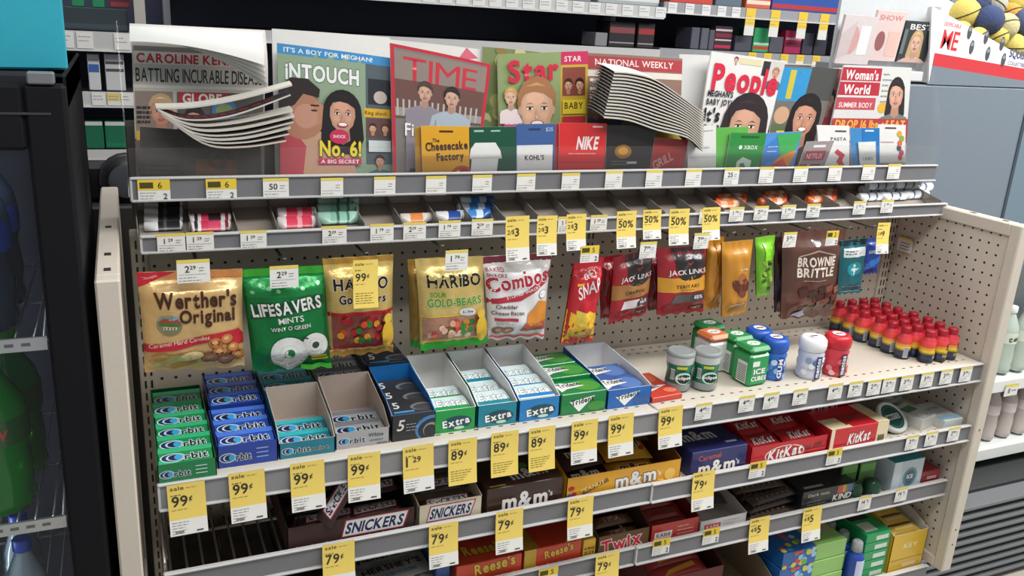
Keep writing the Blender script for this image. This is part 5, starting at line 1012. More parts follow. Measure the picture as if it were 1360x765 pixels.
# gift cards
CG = 'gift cards in front of the magazines'
def card(tl, tr_, blx, brx, base, art, label, y0=-.066, th=.0025, lean=.06): return sheet('gift_card', tl, tr_, blx, brx, y0, lean, base, art, label, 'gift card', th, 0, CG)
card((551, 169), (573, 168), 553, 575, 'b5852a', None, 'golden gift card edge tucked behind the yellow cake gift card', -.060)
def c1(A, w, h): A.rect(w*.36, h*.90, w*.28, h*.03, '3a2a12'); A.text('The', w*.22, h*.74, h*.06, '3a2412', w*.14, 1); A.text('Cheesecake', w*.08, h*.60, h*.13, '3a2412', w*.86, 2, rot=.05); A.text('Factory', w*.30, h*.44, h*.12, '3a2412', w*.56, 2, rot=.05); A.ell(w*.82, h*.2, w*.24, h*.16, 'b5502e'); A.ell(w*.82, h*.17, w*.2, h*.12, 'ecd9b0'); A.ell(w*.86, h*.26, w*.1, h*.06, 'b02a30')
card((559, 167), (625, 168), 562, 626, 'dea325', c1, 'yellow cake gift card with brown script')
def c2(A, w, h): A.rect(w*.1, h*.92, w*.2, h*.03, 'a8c8b8'); A.rect(w*.45, h*.92, w*.2, h*.025, 'a8c8b8'); A.poly([(w*.0, h*.05), (w*.05, h*.50), (w*.62, h*.50), (w*.55, h*.05)], 'e0e0de'); A.poly([(0, h*.50), (w*.03, h*.64), (w*.12, h*.74), (w*.55, h*.74), (w*.66, h*.60), (w*.68, h*.50)], 'e9e9e7'); A.rect(0, h*.47, w*.69, h*.035, 'cfcfcd'); A.ell(w*.18, h*.12, w*.16, h*.1, '3a5a4a', a0=0, a1=3.14)
card((623, 169), (686, 168), 624, 686, '12503a', c2, 'dark green gift card with white paper cup')
def c3(A, w, h): A.rect(w*.32, h*.90, w*.3, h*.03, '2a3a5a'); A.text('$25', w*.75, h*.88, h*.06, 'b8c4dc', w*.18, 1); A.rect(w*.02, h*.24, w*.92, h*.42, 'e8e8e6'); A.text("KOHL'S", w*.22, h*.42, h*.075, '4a2a32', w*.5, 2)
card((685, 165), (738, 164), 686, 737, '3f5f98', c3, 'blue gift card with white label')
card((733, 164), (752, 164), 735, 752, 'c03a38', None, 'red gift card edge tucked behind the red sportswear one', -.060)
def c4(A, w, h): A.text('NIKE', w*.36, h*.58, h*.2, 'f2e6e4', w*.46, 2, shear=.15); A.rect(w*.7, h*.93, w*.22, h*.03, 'f0c8c4'); A.lines(w*.2, h*.50, w*.6, 1, .003, 'f0c8c4', .0015, 2); A.rect(0, h*.36, w, h*.008, 'a82a2a'); A.poly([(w*.18, h*.12), (w*.24, h*.06), (w*.36, h*.05), (w*.85, h*.22), (w*.42, h*.10), (w*.30, h*.10), (w*.26, h*.16), (w*.24, h*.20)], 'f2e6e4')
card((743, 163), (806, 164), 742, 803, 'd42f2f', c4, 'bright red gift card with white swoosh and block lettering')
def c5(A, w, h): A.ell(w*.34, h*.55, w*.17, h*.12, '9a6a2e'); A.ell(w*.34, h*.56, w*.10, h*.07, 'c9963a'); A.lines(w*.1, h*.38, w*.5, 2, h*.05, '8a8580', .0014, 3); A.rect(w*.42, h*.34, w*.2, h*.04, 'b8b8b8'); A.rect(0, 0, w, h*.26, '3a3634'); A.ell(w*.4, h*.02, w*.12, h*.05, 'c9963a')
card((806, 166), (872, 167), 804, 870, '2a2624', c5, 'black gift card with round golden emblem')
def c6(A, w, h): A.text('GRILL', w*.12, h*.28, h*.2, 'd8a09a', w*.6, 1, rot=.5); A.rect(w*.1, h*.08, w*.3, h*.1, '7a2022')
card((870, 182), (914, 186), 861, 907, 'a8302e', c6, 'dull red gift card tilted below the curled newspapers', -.068)
def c7(A, w, h): A.lines(w*.3, h*.9, w*.6, 1, .003, '8a8a8a', .0015, 2); A.rect(0, h*.44, w, h*.006, 'bdbdbd'); A.ell(w*.5, 0, w*.36, h*.22, '5a5a5c', a0=0, a1=3.14); A.rect(w*.35, h*.6, w*.4, h*.02, 'a8a8a8')
card((912, 168), (951, 166), 914, 953, 'e2e1de', c7, 'white gift card right of the curled newspapers')
card((949, 170), (994, 168), 950, 992, '5fae4a', lambda A, w, h: A.ell(w*.5, h*.7, w*.1, h*.05, 'd8ecd0'), 'light green gift card behind the green cube one', -.060)
def c9(A, w, h): A.poly([(w*.3, h*.15), (w*.55, h*.08), (w*.72, h*.2), (w*.72, h*.42), (w*.45, h*.5), (w*.3, h*.4)], 'cfe0cf'); A.poly([(w*.38, h*.2), (w*.52, h*.15), (w*.62, h*.24), (w*.5, h*.38), (w*.4, h*.36)], '3f8f4a'); A.text('XBOX', w*.42, h*.66, h*.08, 'dcecdc', w*.4, 2); A.ell(w*.33, h*.70, w*.05, h*.045, 'dcecdc'); A.rect(w*.3, h*.9, w*.5, h*.04, '1f5f2c')
card((971, 176), (1019, 177), 960, 1006, '2c8a3c', c9, 'green gift card with white cube emblem')
def c10(A, w, h): A.poly([(0, h*.3), (0, h*.7), (w*.3, h*.9), (w*.5, h*.5)], '3f7fc8'); A.poly([(w*.3, h*.95), (w, h*.98), (w*.9, h*.55), (w*.5, h*.5)], '3fa858'); A.poly([(w*.5, h*.5), (w*.95, h*.62), (w*.85, h*.28), (w*.3, h*.32)], 'dd8a3a'); A.poly([(w*.2, h*.28), (w*.6, h*.45), (w*.8, h*.25)], 'd0483a'); A.rect(0, 0, w, h*.25, 'c9ccd2'); A.lines(w*.1, h*.7, w*.3, 2, h*.1, 'd8e4f2', .0015, 2)
card((1018, 177), (1066, 174), 1008, 1052, '4f8fd0', c10, 'rainbow coloured gift card with blue, green and orange')
def c11(A, w, h): A.rect(w*.3, h*.84, w*.45, h*.06, 'f0eeec'); A.rect(w*.1, h*.5, w*.75, h*.25, 'b03a48'); A.text('NETFLIX', w*.16, h*.55, h*.13, 'e8cfd2', w*.6, 1); A.rect(0, h*.05, w*.8, h*.35, '8a2a38'); A.rect(w*.3, h*.05, w*.12, h*.35, 'c9a0a4')
card((1072, 188), (1108, 187), 1054, 1090, '9a8f90', c11, 'grey gift card with red bars, tilted', -.070)
def c12(A, w, h): A.rect(w*.55, h*.88, w*.35, h*.03, '4a4a4a'); A.text('PASTA', w*.4, h*.72, h*.06, '6a6a70', w*.5, 1); A.poly([(w*.45, h*.1), (w*.85, h*.2), (w*.75, h*.35), (w*.85, h*.45), (w*.6, h*.56), (w*.5, h*.5), (w*.66, h*.42), (w*.55, h*.32), (w*.68, h*.22)], 'c83242')
card((1085, 166), (1128, 167), 1090, 1130, 'e4e3e1', c12, 'white gift card with red squiggle')
card((1129, 170), (1168, 170), 1131, 1170, '3f86c0', lambda A, w, h: (A.rect(w*.4, 0, w*.6, h, '1f74b8'), A.rect(w*.5, h*.93, w*.3, h*.03, 'd8e4ee')), 'sky blue gift card')
card((1140, 189), (1163, 188), 1143, 1166, 'e4e3dd', lambda A, w, h: A.text('LINES', w*.2, h*.5, h*.08, '6a8a9a', w*.6, 1), 'small white card in front of the sky blue gift card', -.070)
def c15(A, w, h): A.rect(w*.25, h*.92, w*.4, h*.03, '4a4a4a'); A.rect(w*.05, h*.66, w*.5, h*.02, 'c09a9a'); A.rect(0, h*.08, w, h*.2, '9a9694'); [A.ell(w*(.8+.06*math.sin(i*2)), h*(.38+.09*i), w*.09, h*.06, c, 10) for i, c in enumerate(('c83242', 'b83a5a', '3a3a4a', 'd86a4a', '8aa84a', 'd8a03a'))]
card((1166, 165), (1203, 166), 1169, 1203, 'dfdedc', c15, 'white gift card with a column of coloured dots, last on the right')
# ================================================================== roll candy in the tray
FA, FB = TZ-.024-(TY+.02)*(.044/.111), .044/.111
def PTR(px, py, r): d = ray(px, py); a = FA+r*1.08; t = (a+FB*CAM.y-CAM.z)/(d.z-FB*d.y); return CAM+d*t
def roll(px0, px1, py, r, bands, label, name='candy_roll', cat='candy roll', grp='rolls in the tray', rz=0, up=0, seg=14):
    a = PTR(px0, py, r); b = PTR(px1, py, r); L = b.x-a.x; g = G()
    pr = [(r*.75, 0, bands[0][1])]; 
    for i, (t, c) in enumerate(bands):
        t1 = bands[i+1][0] if i+1 < len(bands) else 1
        pr += [(r, max(t*L, .002), c), (r, min(t1*L, L-.002), c)]
    pr.append((r*.75, L, bands[-1][1])); g.lathe(pr, bands[0][1], seg, axis='x')
    return tagit(g.build(name, 'gloss', None, (a.x, a.y, a.z+up), (0, 0, rz)), label, cat, grp)
for k in range(4): roll(191, 243, 301-9.5*k, .0085, [(0, 'dedede'), (.36, '26262a'), (.5, '55565a'), (.58, '26262a'), (.92, 'c8c8c8')], f'black lip balm tube with white cap, {ORD[k]} from the front in the leftmost cell', 'lip_balm', 'lip balm', 'lip balms in the tray')
for k in range(2): roll(251, 307, 301-10*k, .0095, [(0, 'e4dede'), (.12, '3a2a30'), (.2, 'e4dede'), (.28, 'd03a5a'), (.45, '3a2028' if k else 'd84a6a'), (.75, 'd8d0d2'), (.85, '8a2a3a'), (.93, 'e4dede')], f'white and red candy roll, {ORD[k]} from the front in the second cell')
for k in range(2): roll(368, 420, 296-12*k, .0115, [(0, 'ded6d6'), (.22, 'd8405a'), (.5, 'e8a0a8'), (.62, 'd8405a'), (.88, 'e4dede')], f'pink and white candy roll, {ORD[k]} from the front left of the green rolls')
for k in range(3): roll(421, 476, 290-11*k, .012, [(0, '9fc8b8'), (.3, '86b8a4'), (.45, '3f6a5a'), (.52, '8fc0ac'), (.7, '4a7a68'), (.76, '9fc8b8')], f'pale green mint roll, {ORD[k]} from the front')
roll(531, 573, 290, .0095, [(0, 'dcd4cc'), (.3, 'e08a4a'), (.7, 'dcd4cc')], 'white candy roll with orange band lying alone'); roll(578, 614, 287, .0095, [(0, 'dcdcde'), (.45, '2a4a9a'), (.9, 'dcdcde')], 'white candy roll with navy end lying alone')
for k in range(3): roll(606+2*k, 652+2*k, 285-9*k, .0095, [(0, 'd8e2ea'), (.3, '3f86c8'), (.55, 'c8dcec'), (.75, '2a5fa8')], f'blue and white candy roll, {ORD[k]} from the front in its cell')
for j, (x0, x1, y) in enumerate(((946, 998, 272), (1008, 1052, 268), (1071, 1118, 265))):
    for k in range(3): roll(x0+3*k, x1+2*k-8, y-4.5*k, .0095, [(0, 'd86a3a'), (.2, 'e8b090'), (.4, 'd8783f'), (.6, 'e6c0a8'), (.8, 'c85a34')], f'orange candy roll, {ORD[k]} from the front in the {ORD[j]} group of orange rolls', rz=.05*k)
k = 0
for (px, py, up, rz) in ((1140, 262, 0, .05), (1170, 261, 0, .0), (1200, 259, 0, .04), (1143, 252, .0, .08), (1175, 251, 0, .0), (1205, 249, 0, .04), (1150, 258, .022, .04), (1186, 256, .022, .0), (1158, 252, .043, .05), (1200, 250, .034, .04)):
    roll(px, px+34, py, .011, [(0, 'e6e8ea'), (.30, '2f3a66'), (.36, 'c9cfd6'), (.62, '5a6478'), (.7, 'd8dcdf'), (.9, 'e6e8ea')], f'white capped tube, {ORD[k]} of the pile at the right end of the tray', 'lip_balm', 'lip balm', 'white tubes at the right end', rz, up); k += 1
# ================================================================== candy bars on the lower shelves
def bar_mesh(w, d, t, col, art, kind='gloss', name='candy_bar'):
    """flow wrapped bar lying flat: x along the length, crimped ends"""
    g = G(); n = 14
    def F(u, v, k=0):
        e = min(u, 1-u); s = sstep(e, .03, .13); b = max(0, 4*v*(1-v))**.5
        return (u*w, (v-.5)*d*(1+.08*(1-s)), t*.5+t*.5*s*b+k+.0006*math.sin(50*v)*(1-s))
    g.grid(n, 8, F, col); g.grid(n, 8, lambda u, v: (lambda p: (p[0], p[1], t-p[2]))(F(u, v)), col, flip=True)
    for u in (0, 1): g.add([F(u, 0), F(u, 1), (F(u, 1)[0], F(u, 1)[1], t*.5-.0004), (F(u, 0)[0], F(u, 0)[1], t*.5-.0004)], [(0, 1, 2, 3)], col)
    A = Art(); art(A, w, d); A.put(g, lambda x, y, k: F(x/w, y/d, k), base=.0008, L=.012); return g.mesh(name, kind)
def put(me, name, loc, rot, label, cat, grp): o = bpy.data.objects.new(name, me); COL.objects.link(o); o.location = loc; o.rotation_euler = rot; return tagit(o, label, cat, grp)
def sbox(x, y, z, w, d, h, c, art, label, top=None, topart=None, sidec=None, name='candy_box', cat='candy box', kind='gloss', rz=0):
    g = G(); g.box(0, w, 0, d, 0, h, c, .0015)
    A = Art(); art and art(A, w, h); A.put(g, flat_y(0, 0, 0), clip=(w, h))
    A = Art()
    if top: A.rect(.002, .002, w-.004, d-.004, top)
    topart and topart(A, w, d); A.put(g, flat_z(0, 0, h), clip=(w, d))
    if sidec: A = Art(); A.rect(.002, .002, d-.004, h-.004, sidec); A.put(g, lambda u, v, k: (-k, d-u, v))
    return tagit(g.build(name, kind, None, (x, y, z), (0, 0, rz)), label, cat)
def snk(A, w, h, bx=.2, bw=.75, y=.1, hh=.8):
    x0, x1, y0, y1 = w*bx, w*(bx+bw), h*y, h*(y+hh); s = hh*h*.35
    A.poly([(x0-.003, y0-.002), (x1-s+.003, y0-.002), (x1+.003, y1+.002), (x0+s*.6-.002, y1+.002)], 'b02a38'); A.poly([(x0-.001, y0), (x1-s+.001, y0), (x1, y1), (x0+s*.6, y1)], 'e4e2e2')
    A.text('SNICKERS', x0+s*.3, y0+hh*h*.16, hh*h*.66, '1c2450', (x1-x0)-s*1.3, 2, shear=.25)
sb = bar_mesh(.115, .034, .016, '34221f', lambda A, w, d: snk(A, w, d, .14, .74, .22, .56))
# dark carton with loose bars
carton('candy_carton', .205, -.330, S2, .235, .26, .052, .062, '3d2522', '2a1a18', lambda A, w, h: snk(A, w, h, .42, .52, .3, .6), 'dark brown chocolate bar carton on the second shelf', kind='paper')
lay = [(.225, -.295, .003, 0, 0), (.330, -.292, .003, 0, .03), (.215, -.25, .003, 0, 0), (.325, -.25, .003, 0, 0), (.230, -.285, .020, 0, .06), (.318, -.288, .021, 0, .08), (.215, -.235, .022, 0, -.04), (.325, -.24, .038, .15, .1), (.320, -.19, .04, .1, .0), (.215, -.18, .03, .1, 0), (.322, -.14, .05, .1, .05)]
for i, (x, y, z, tl, rz) in enumerate(lay): put(sb, 'candy_bar', (x, y, S2+z), (tl, 0, rz), f'dark wrapped chocolate bar in the dark brown carton, {ORD[i]} counted from the front layer up', 'candy bar', 'bars in the dark brown carton')
put(sb, 'candy_bar', (.272, -.325, S2+.046), (.5, -.9, .3), 'dark wrapped chocolate bar sticking up out of the dark brown carton', 'candy bar', 'bars in the dark brown carton')
carton('candy_carton', .447, -.330, S2, .128, .25, .050, .075, 'd9cfb4', 'c9bea2', lambda A, w, h: snk(A, w, h, .14, .74, .28, .6), 'cream chocolate bar carton on the second shelf', notch=0, kind='paper')
for i in range(4): put(sb, 'candy_bar', (.453, -.305+.05*i, S2+.024+.012*i), (.2, 0, 0), f'dark wrapped chocolate bar in the cream carton, {ORD[i]} from the front', 'candy bar', 'bars in the cream carton')
# candy coated chocolate boxes
def mm(A, w, h, x=.12, y=.15, ww=.72, hh=.55, rot=0): A.text('m&m', w*x, h*y, h*hh, 'f1efec', w*ww, 2, rot=rot, out='4a2a22'); A.text("'s", w*(x+ww+.01), h*(y+hh*.45), h*.2, 'f1efec', None, 1)
sbox(.585, -.330, S2, .165, .24, .060, '3f2620', lambda A, w, h: mm(A, w, h, .2, .12, .6, .6), 'dark brown candy coated chocolate box on the second shelf', topart=lambda A, w, d: (A.text('m&m', w*.38, d*.08, d*.14, 'f1efec', w*.5, 2, rot=.1, out='2a1814'), A.ell(w*.62, d*.28, w*.07, d*.05, '4f9a3e'), A.ell(w*.78, d*.16, w*.06, d*.05, 'c0303a'), A.rect(w*.05, d*.02, w*.2, d*.02, 'c9a83a')))
o = carton('candy_carton', .758, -.332, S2, .275, .24, .055, .090, 'e0a224', '8a5a22', lambda A, w, h: (mm(A, w, h, .42, .22, .36, .55, .05), A.poly([(w*.12, h*.35), (w*.34, h*.75), (w*.36, h*.6), (w*.14, h*.2)], '8a5a1a'), A.text('PEANUT', w*.13, h*.30, h*.16, 'f2dc8a', w*.2, 1, rot=.25), A.ell(w*.04, h*.55, w*.026, h*.1, 'b0303a'), A.ell(w*.03, h*.25, w*.022, h*.09, '2f5ab0'), A.ell(w*.065, h*.3, w*.022, h*.09, 'b0303a'), A.ell(w*.9, h*.45, w*.05, h*.25, 'ecc05a')), 'bright yellow candy coated peanut carton on the second shelf')
pk = bar_mesh(.11, .075, .026, 'e0a224', lambda A, w, d: (A.text('m&m', w*.5, d*.34, d*.34, '3a2018', w*.6, 2, al='c', out='f1ead8'), A.ell(w*.82, d*.3, w*.06, d*.09, 'b0303a')))
pk2 = bar_mesh(.11, .075, .026, '4a2c24', lambda A, w, d: A.text('m&m', w*.5, d*.34, d*.34, 'efe8e0', w*.6, 2, al='c', out='2a1814'))
for i, (x, y, z, rz, m_) in enumerate(((.77, -.285, .004, .05, pk2), (.885, -.285, .006, -.08, pk), (.775, -.24, .03, .1, pk2), (.885, -.235, .034, -.1, pk), (.80, -.20, .056, .3, pk2), (.90, -.19, .058, -.2, pk2), (.885, -.14, .07, .1, pk))): put(m_, 'candy_pouch', (x, y, S2+z), (.15, 0, rz), f'candy pouch heaped in the bright yellow carton, {ORD[i]} from the bottom front', 'candy pouch', 'pouches in the yellow carton')
sbox(1.062, -.330, S2, .148, .20, .062, '262c66', lambda A, w, h: (A.text('Caramel', w*.12, h*.62, h*.2, 'c0564a', w*.4, 1, rot=.05), mm(A, w, h, .14, .06, .66, .5, .03)), 'navy blue candy coated chocolate box on the second shelf', topart=lambda A, w, d: (A.text('m&m', w*.08, d*.25, d*.2, 'e4e2ea', w*.6, 2, out='14183a'), A.rect(w*.7, d*.1, w*.2, d*.04, 'd8d8e8')), rz=.0)
sbox(1.068, -.12, S2, .14, .10, .085, '3a2c28', None, 'dark candy pouches carton behind the navy box', topart=lambda A, w, d: A.text('m&m', w*.1, d*.3, d*.4, 'e4e2ea', w*.7, 2))
def kk(A, w, h): A.ell(w*.44, h*.42, w*.26, h*.42, 'e8dcd8'); A.ell(w*.44, h*.40, w*.245, h*.40, 'b81a26'); A.text('KitKat', w*.22, h*.18, h*.5, 'f4f0ee', w*.44, 2, shear=.2, rot=.06, out='8a121c'); A.rects([(w*.7, h*.42, w*.08, h*.2), (w*.82, h*.46, w*.1, h*.2)], '7a2a28')
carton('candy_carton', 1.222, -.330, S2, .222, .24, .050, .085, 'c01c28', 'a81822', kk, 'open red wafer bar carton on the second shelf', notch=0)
kb = bar_mesh(.10, .058, .014, 'bb1c28', lambda A, w, d: A.text('KitKat', w*.2, d*.3, d*.38, 'f0e8e6', w*.6, 2, shear=.2, out='8a121c'))
for i in range(6): put(kb, 'candy_bar', (1.232+.105*(i % 2), -.29+.062*(i//2), S2+.028+.008*(i//2)), (.25, 0, .05), f'red wafer bar in the open red carton, row {ORD[i//2]}, '+('left' if i % 2 == 0 else 'right'), 'candy bar', 'red wafer bars')
sbox(1.448, -.335, S2, .180, .10, .062, 'c41c28', lambda A, w, h: (A.rect(0, 0, w*.06, h, 'e4d8b8'), A.rect(w*.80, 0, w*.2, h, 'e2d3ac'), A.rect(w*.83, h*.15, w*.12, h*.3, '6a5a3a'), A.text('KitKat', w*.30, h*.28, h*.42, 'f4f0ee', w*.38, 2, shear=.2, rot=.05, out='8a121c')), 'red and cream wafer bar box at the front of the second shelf', topart=lambda A, w, d: (A.rect(0, 0, w*.35, d*.5, 'e2d3ac'), A.rect(w*.8, 0, w*.2, d, 'e2d3ac'), A.poly([(w*.3, d*.1), (w*.8, d*.6), (w*.3, d*.6)], '9a141e')))
sbox(1.450, -.225, S2, .175, .16, .098, 'c01c28', lambda A, w, h: A.text('KitKat', w*.2, h*.5, h*.3, 'f4f0ee', w*.5, 2), 'red and cream wafer bar box behind the front one', topart=lambda A, w, d: (A.rect(w*.62, 0, w*.2, d, 'e2d3ac'), A.text('KitKat', w*.1, d*.3, d*.2, 'f0e8e6', w*.4, 2)))
# mint tin and white packs
p = PZ(S2+.02, 1198, 569); o = empty('mint_tin', (1.705, -.268, S2+.022), (.62, 0, .12)); g = G(); g.lathe([(.038, -.012), (.041, -.010), (.041, .008), (.040, .009)], '1f6a68', 26); g.build('tin_body', 'metal', o); g = G(); g.lathe([(.043, .004), (.044, .006), (.044, .014), (.041, .016), (.034, .0155), (.0335, .0145)], 'd8dcda', 26); A = Art(); A.ell(0, 0, .034, .034, '164a44', 22); A.rect(-.024, -.008, .048, .015, 'cfd8d4'); A.text('MINTS', 0, -.005, .009, '164a44', .04, 2, al='c'); A.ring(0, 0, .028, .0295, '3f9a8a'); A.put(g, flat_z(0, 0, .0148)); g.build('tin_lid', 'plastic', o); tagit(o, 'round teal mint tin with white rim tilted up on the second shelf', 'mint tin')
for i, (x, y, rz, c) in enumerate(((1.775, -.31, .25, 'd3d6d2'), (1.765, -.21, .3, '9ab0a4'), (1.80, -.14, .3, 'a9aaa6'))): sbox(x, y, S2, .07, .085, .03+.006*i, c, None, ['white floss pack right of the mint tin', 'green and white floss pack behind the mint tin', 'grey floss pack at the back right of the second shelf'][i], topart=lambda A, w, d: (A.rect(w*.1, d*.5, w*.7, d*.3, '4f8a6a'), A.ell(w*.4, d*.2, w*.2, d*.12, 'eef0ee')), name='floss_pack', cat='pack', rz=rz)
sbox(1.836, -.325, S2, .066, .10, .026, 'cfd4d4', None, 'flat white pack with grey lettering at the right end of the second shelf', topart=lambda A, w, d: (A.text('LISTER', w*.1, d*.6, d*.1, '7a8288', w*.75, 2, rot=.1), A.rect(0, d*.05, w, d*.2, '8fb8cc')), name='floss_pack', cat='pack', rz=.0)
# ------------------------------------------------------------------ third shelf
hb_ = bar_mesh(.145, .052, .012, '9a9692', lambda A, w, d: (A.text("HERSHEY'S", w*.06, d*.52, d*.3, '2a2220', w*.86, 2), A.text('COOKIES N CREME', w*.2, d*.2, d*.16, '4a7a8a', w*.6, 2)))
for i in range(7): put(hb_, 'candy_bar', (.352+.004*(i % 2), -.262+.045*(i % 3), S3+.004+.013*(i//3)+.012*(i % 3)), (.12, 0, .02*i), f'silver cookie chocolate bar on the third shelf, {ORD[i]} from the front bottom', 'candy bar', 'silver chocolate bars')
sbox(.31, -.15, S3, .18, .14, .075, '3a2a2c', None, 'dark chocolate bar carton behind the silver bars on the third shelf')
for i in range(3): sbox(.012+.098*i, -.29, S3, .094, .26, .085, ['2a2220', '33272a', '2c2422'][i], None, f'dark chocolate carton under the wire shelf, {ORD[i]} from the left end', topart=lambda A, w, d: (A.text("HERSHEY'S", w*.08, d*.2, d*.09, '6a6260', w*.84, 2), A.rect(w*.1, d*.6, w*.8, d*.1, '1c1614')))
sbox(.500, -.29, S3, .03, .18, .078, '2a5a9a', None, 'narrow blue carton beside the silver bars on the third shelf')
sbox(.540, -.300, S3, .145, .10, .048, 'd04428', lambda A, w, h: A.text("Reese's", w*.28, h*.4, h*.5, 'ecc03a', w*.62, 2, rot=.1, out='5a2418'), 'orange red peanut butter cup box on the third shelf', topart=lambda A, w, d: A.text("Reese's", w*.2, d*.3, d*.3, 'ecc03a', w*.6, 2, out='5a2418'))
sbox(.540, -.19, S3, .145, .17, .088, '5a2424', None, 'dark red candy carton behind the orange red box', topart=lambda A, w, d: A.rect(w*.1, d*.2, w*.8, d*.5, '4a1c1c'))
sbox(.690, -.300, S3, .135, .10, .052, 'd04428', lambda A, w, h: (A.rect(0, 0, w*.2, h, 'd8b03a'), A.rects([(w*.02*i, h*.08*j, w*.01, h*.04) for i in range(10) for j in range(12)], '8a6a1c'), A.text("Reese's", w*.36, h*.45, h*.34, 'ecc03a', w*.5, 2, rot=.15, out='5a2418')), 'orange red peanut butter box with yellow dotted end on the third shelf', topart=lambda A, w, d: (A.rect(0, 0, w*.25, d, 'b5882e'), A.poly([(w*.7, 0), (w, d*.5), (w, 0)], 'ecb83a')))
sbox(.695, -.19, S3, .13, .17, .092, '6a2e24', None, 'brown red candy carton behind the dotted box', topart=lambda A, w, d: (A.rect(w*.1, d*.1, w*.8, d*.2, 'a8842e'), A.rect(w*.1, d*.5, w*.8, d*.2, '3a1c18')))
sbox(.828, -.303, S3, .030, .09, .050, 'e2b536', lambda A, w, h: (A.text('KING', w*.1, h*.5, h*.14, '4a2a10', w*.8, 2), A.text('SIZE', w*.1, h*.3, h*.14, '4a2a10', w*.8, 2)), 'small yellow king size carton end left of the brown caramel bar carton')
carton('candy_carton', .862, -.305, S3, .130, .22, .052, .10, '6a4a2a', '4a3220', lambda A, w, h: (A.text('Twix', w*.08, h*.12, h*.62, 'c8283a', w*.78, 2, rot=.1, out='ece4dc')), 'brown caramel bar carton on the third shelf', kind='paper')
tw = bar_mesh(.11, .03, .02, '6b4a26', lambda A, w, d: A.text('TWIX', w*.3, d*.25, d*.5, 'b8283a', w*.4, 2, out='e6dcc8'))
for i in range(5): put(tw, 'candy_bar', (.872, -.278+.036*i, S3+.018+.012*i), (.1, 0, .03), f'brown caramel bar in its carton, {ORD[i]} from the front', 'candy bar', 'brown caramel bars')
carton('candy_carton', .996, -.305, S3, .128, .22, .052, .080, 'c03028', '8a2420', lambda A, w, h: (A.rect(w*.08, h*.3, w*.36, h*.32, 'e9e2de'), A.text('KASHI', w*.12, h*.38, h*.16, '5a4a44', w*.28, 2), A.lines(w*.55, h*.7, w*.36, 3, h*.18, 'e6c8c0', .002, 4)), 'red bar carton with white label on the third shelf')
rb = bar_mesh(.105, .034, .016, '8f2420', lambda A, w, d: A.rect(w*.2, d*.3, w*.6, d*.3, '6a1a18'))
for i in range(5): put(rb, 'candy_bar', (1.006, -.28+.036*i, S3+.022+.008*i), (.3, 0, 0), f'dark red bar in the red carton, {ORD[i]} from the front', 'candy bar', 'dark red bars')
carton('candy_carton', 1.128, -.305, S3, .132, .20, .036, .060, 'd6d3d2', 'c6c3c2', lambda A, w, h: (A.rect(w*.1, h*.3, w*.34, h*.4, 'c83a3e'), A.text('KASHI', w*.14, h*.42, h*.18, 'f0e4e2', w*.26, 2), A.lines(w*.5, h*.7, w*.4, 3, h*.2, 'a8a0a0', .002, 5)), 'nearly empty white bar carton on the third shelf')
put(bar_mesh(.11, .03, .014, '4a4446', lambda A, w, d: None), 'candy_bar', (1.235, -.24, S3+.02), (.0, 0, 1.3), 'single dark bar left in the nearly empty white carton', 'candy bar', 'dark bar')
dk = bar_mesh(.15, .034, .018, '3a2c26', lambda A, w, d: (A.rects([(w*(.12+.055*i), d*(.2+.3*(i % 2)), w*.03, d*.16) for i in range(14)], '8a6a4a'), A.rects([(w*(.2+.06*i), d*.5, w*.02, d*.12) for i in range(11)], '1d1614')))
for i in range(10): put(dk, 'candy_bar', (1.262+.006*(i % 3), -.285+.046*(i % 4), S3+.002+.019*(i//4)+.008*(i % 4)), (.1, 0, R.uniform(-.12, .12)), f'dark speckled nut bar in the pile, {ORD[i]} from the bottom front', 'candy bar', 'pile of dark nut bars')
sbox(1.425, -.305, S3, .165, .17, .058, '22262c', lambda A, w, h: (A.text('KIND', w*.58, h*.30, h*.26, 'ebe6de', w*.36, 2, shear=.2), A.rects([(w*.66, h*.60, w*.1, h*.36)], 'c8483a'), A.rects([(w*.76, h*.60, w*.06, h*.36)], 'd89a3a'), A.rects([(w*.82, h*.60, w*.05, h*.36)], '5a8a4a'), A.rects([(w*.87, h*.60, w*.08, h*.36)], '3a6a9a'), A.text('Dark nuts', w*.1, h*.7, h*.14, 'c8c4bc', w*.4, 1), A.lines(w*.1, h*.45, w*.4, 2, h*.14, '8a8a88', .002, 4)), 'black nut bar box with coloured stripes on the third shelf', topart=lambda A, w, d: (A.rect(0, 0, w, d, '1c1f24'), A.rect(w*.08, d*.06, w*.35, d*.05, 'a8a8a4')))
sbox(1.40, -.125, S3, .16, .11, .075, '2a2c30', None, 'black carton behind the striped nut bar box')
for i, (x, y) in enumerate(((1.605, -.290), (1.660, -.296), (1.615, -.235), (1.668, -.232))):
    o = empty('gum_blister', (x, y, S3)); g = G(); g.box(-.026, .026, .022, .026, 0, .085, '5f8a4a', .001); A = Art(); A.rect(-.024, .06, .048, .02, '8a3a34' if i > 1 else '6fae5a'); A.put(g, lambda u, v, k: (u, .022-k, v)); g.build('backing_card', 'paper', o); g = G(); g.lathe([(.016, .004), (.021, .012), (.021, .034), (.015, .046), (.004, .050)], '3f6f52', 16); g.build('bubble', 'clear_tint', o)
    tagit(o, ['green blister pack with round bubble, front left of four', 'green blister pack with round bubble, front right of four', 'green blister pack with round bubble, back left of four', 'green blister pack with round bubble, back right of four'][i], 'blister pack', 'green blister packs')
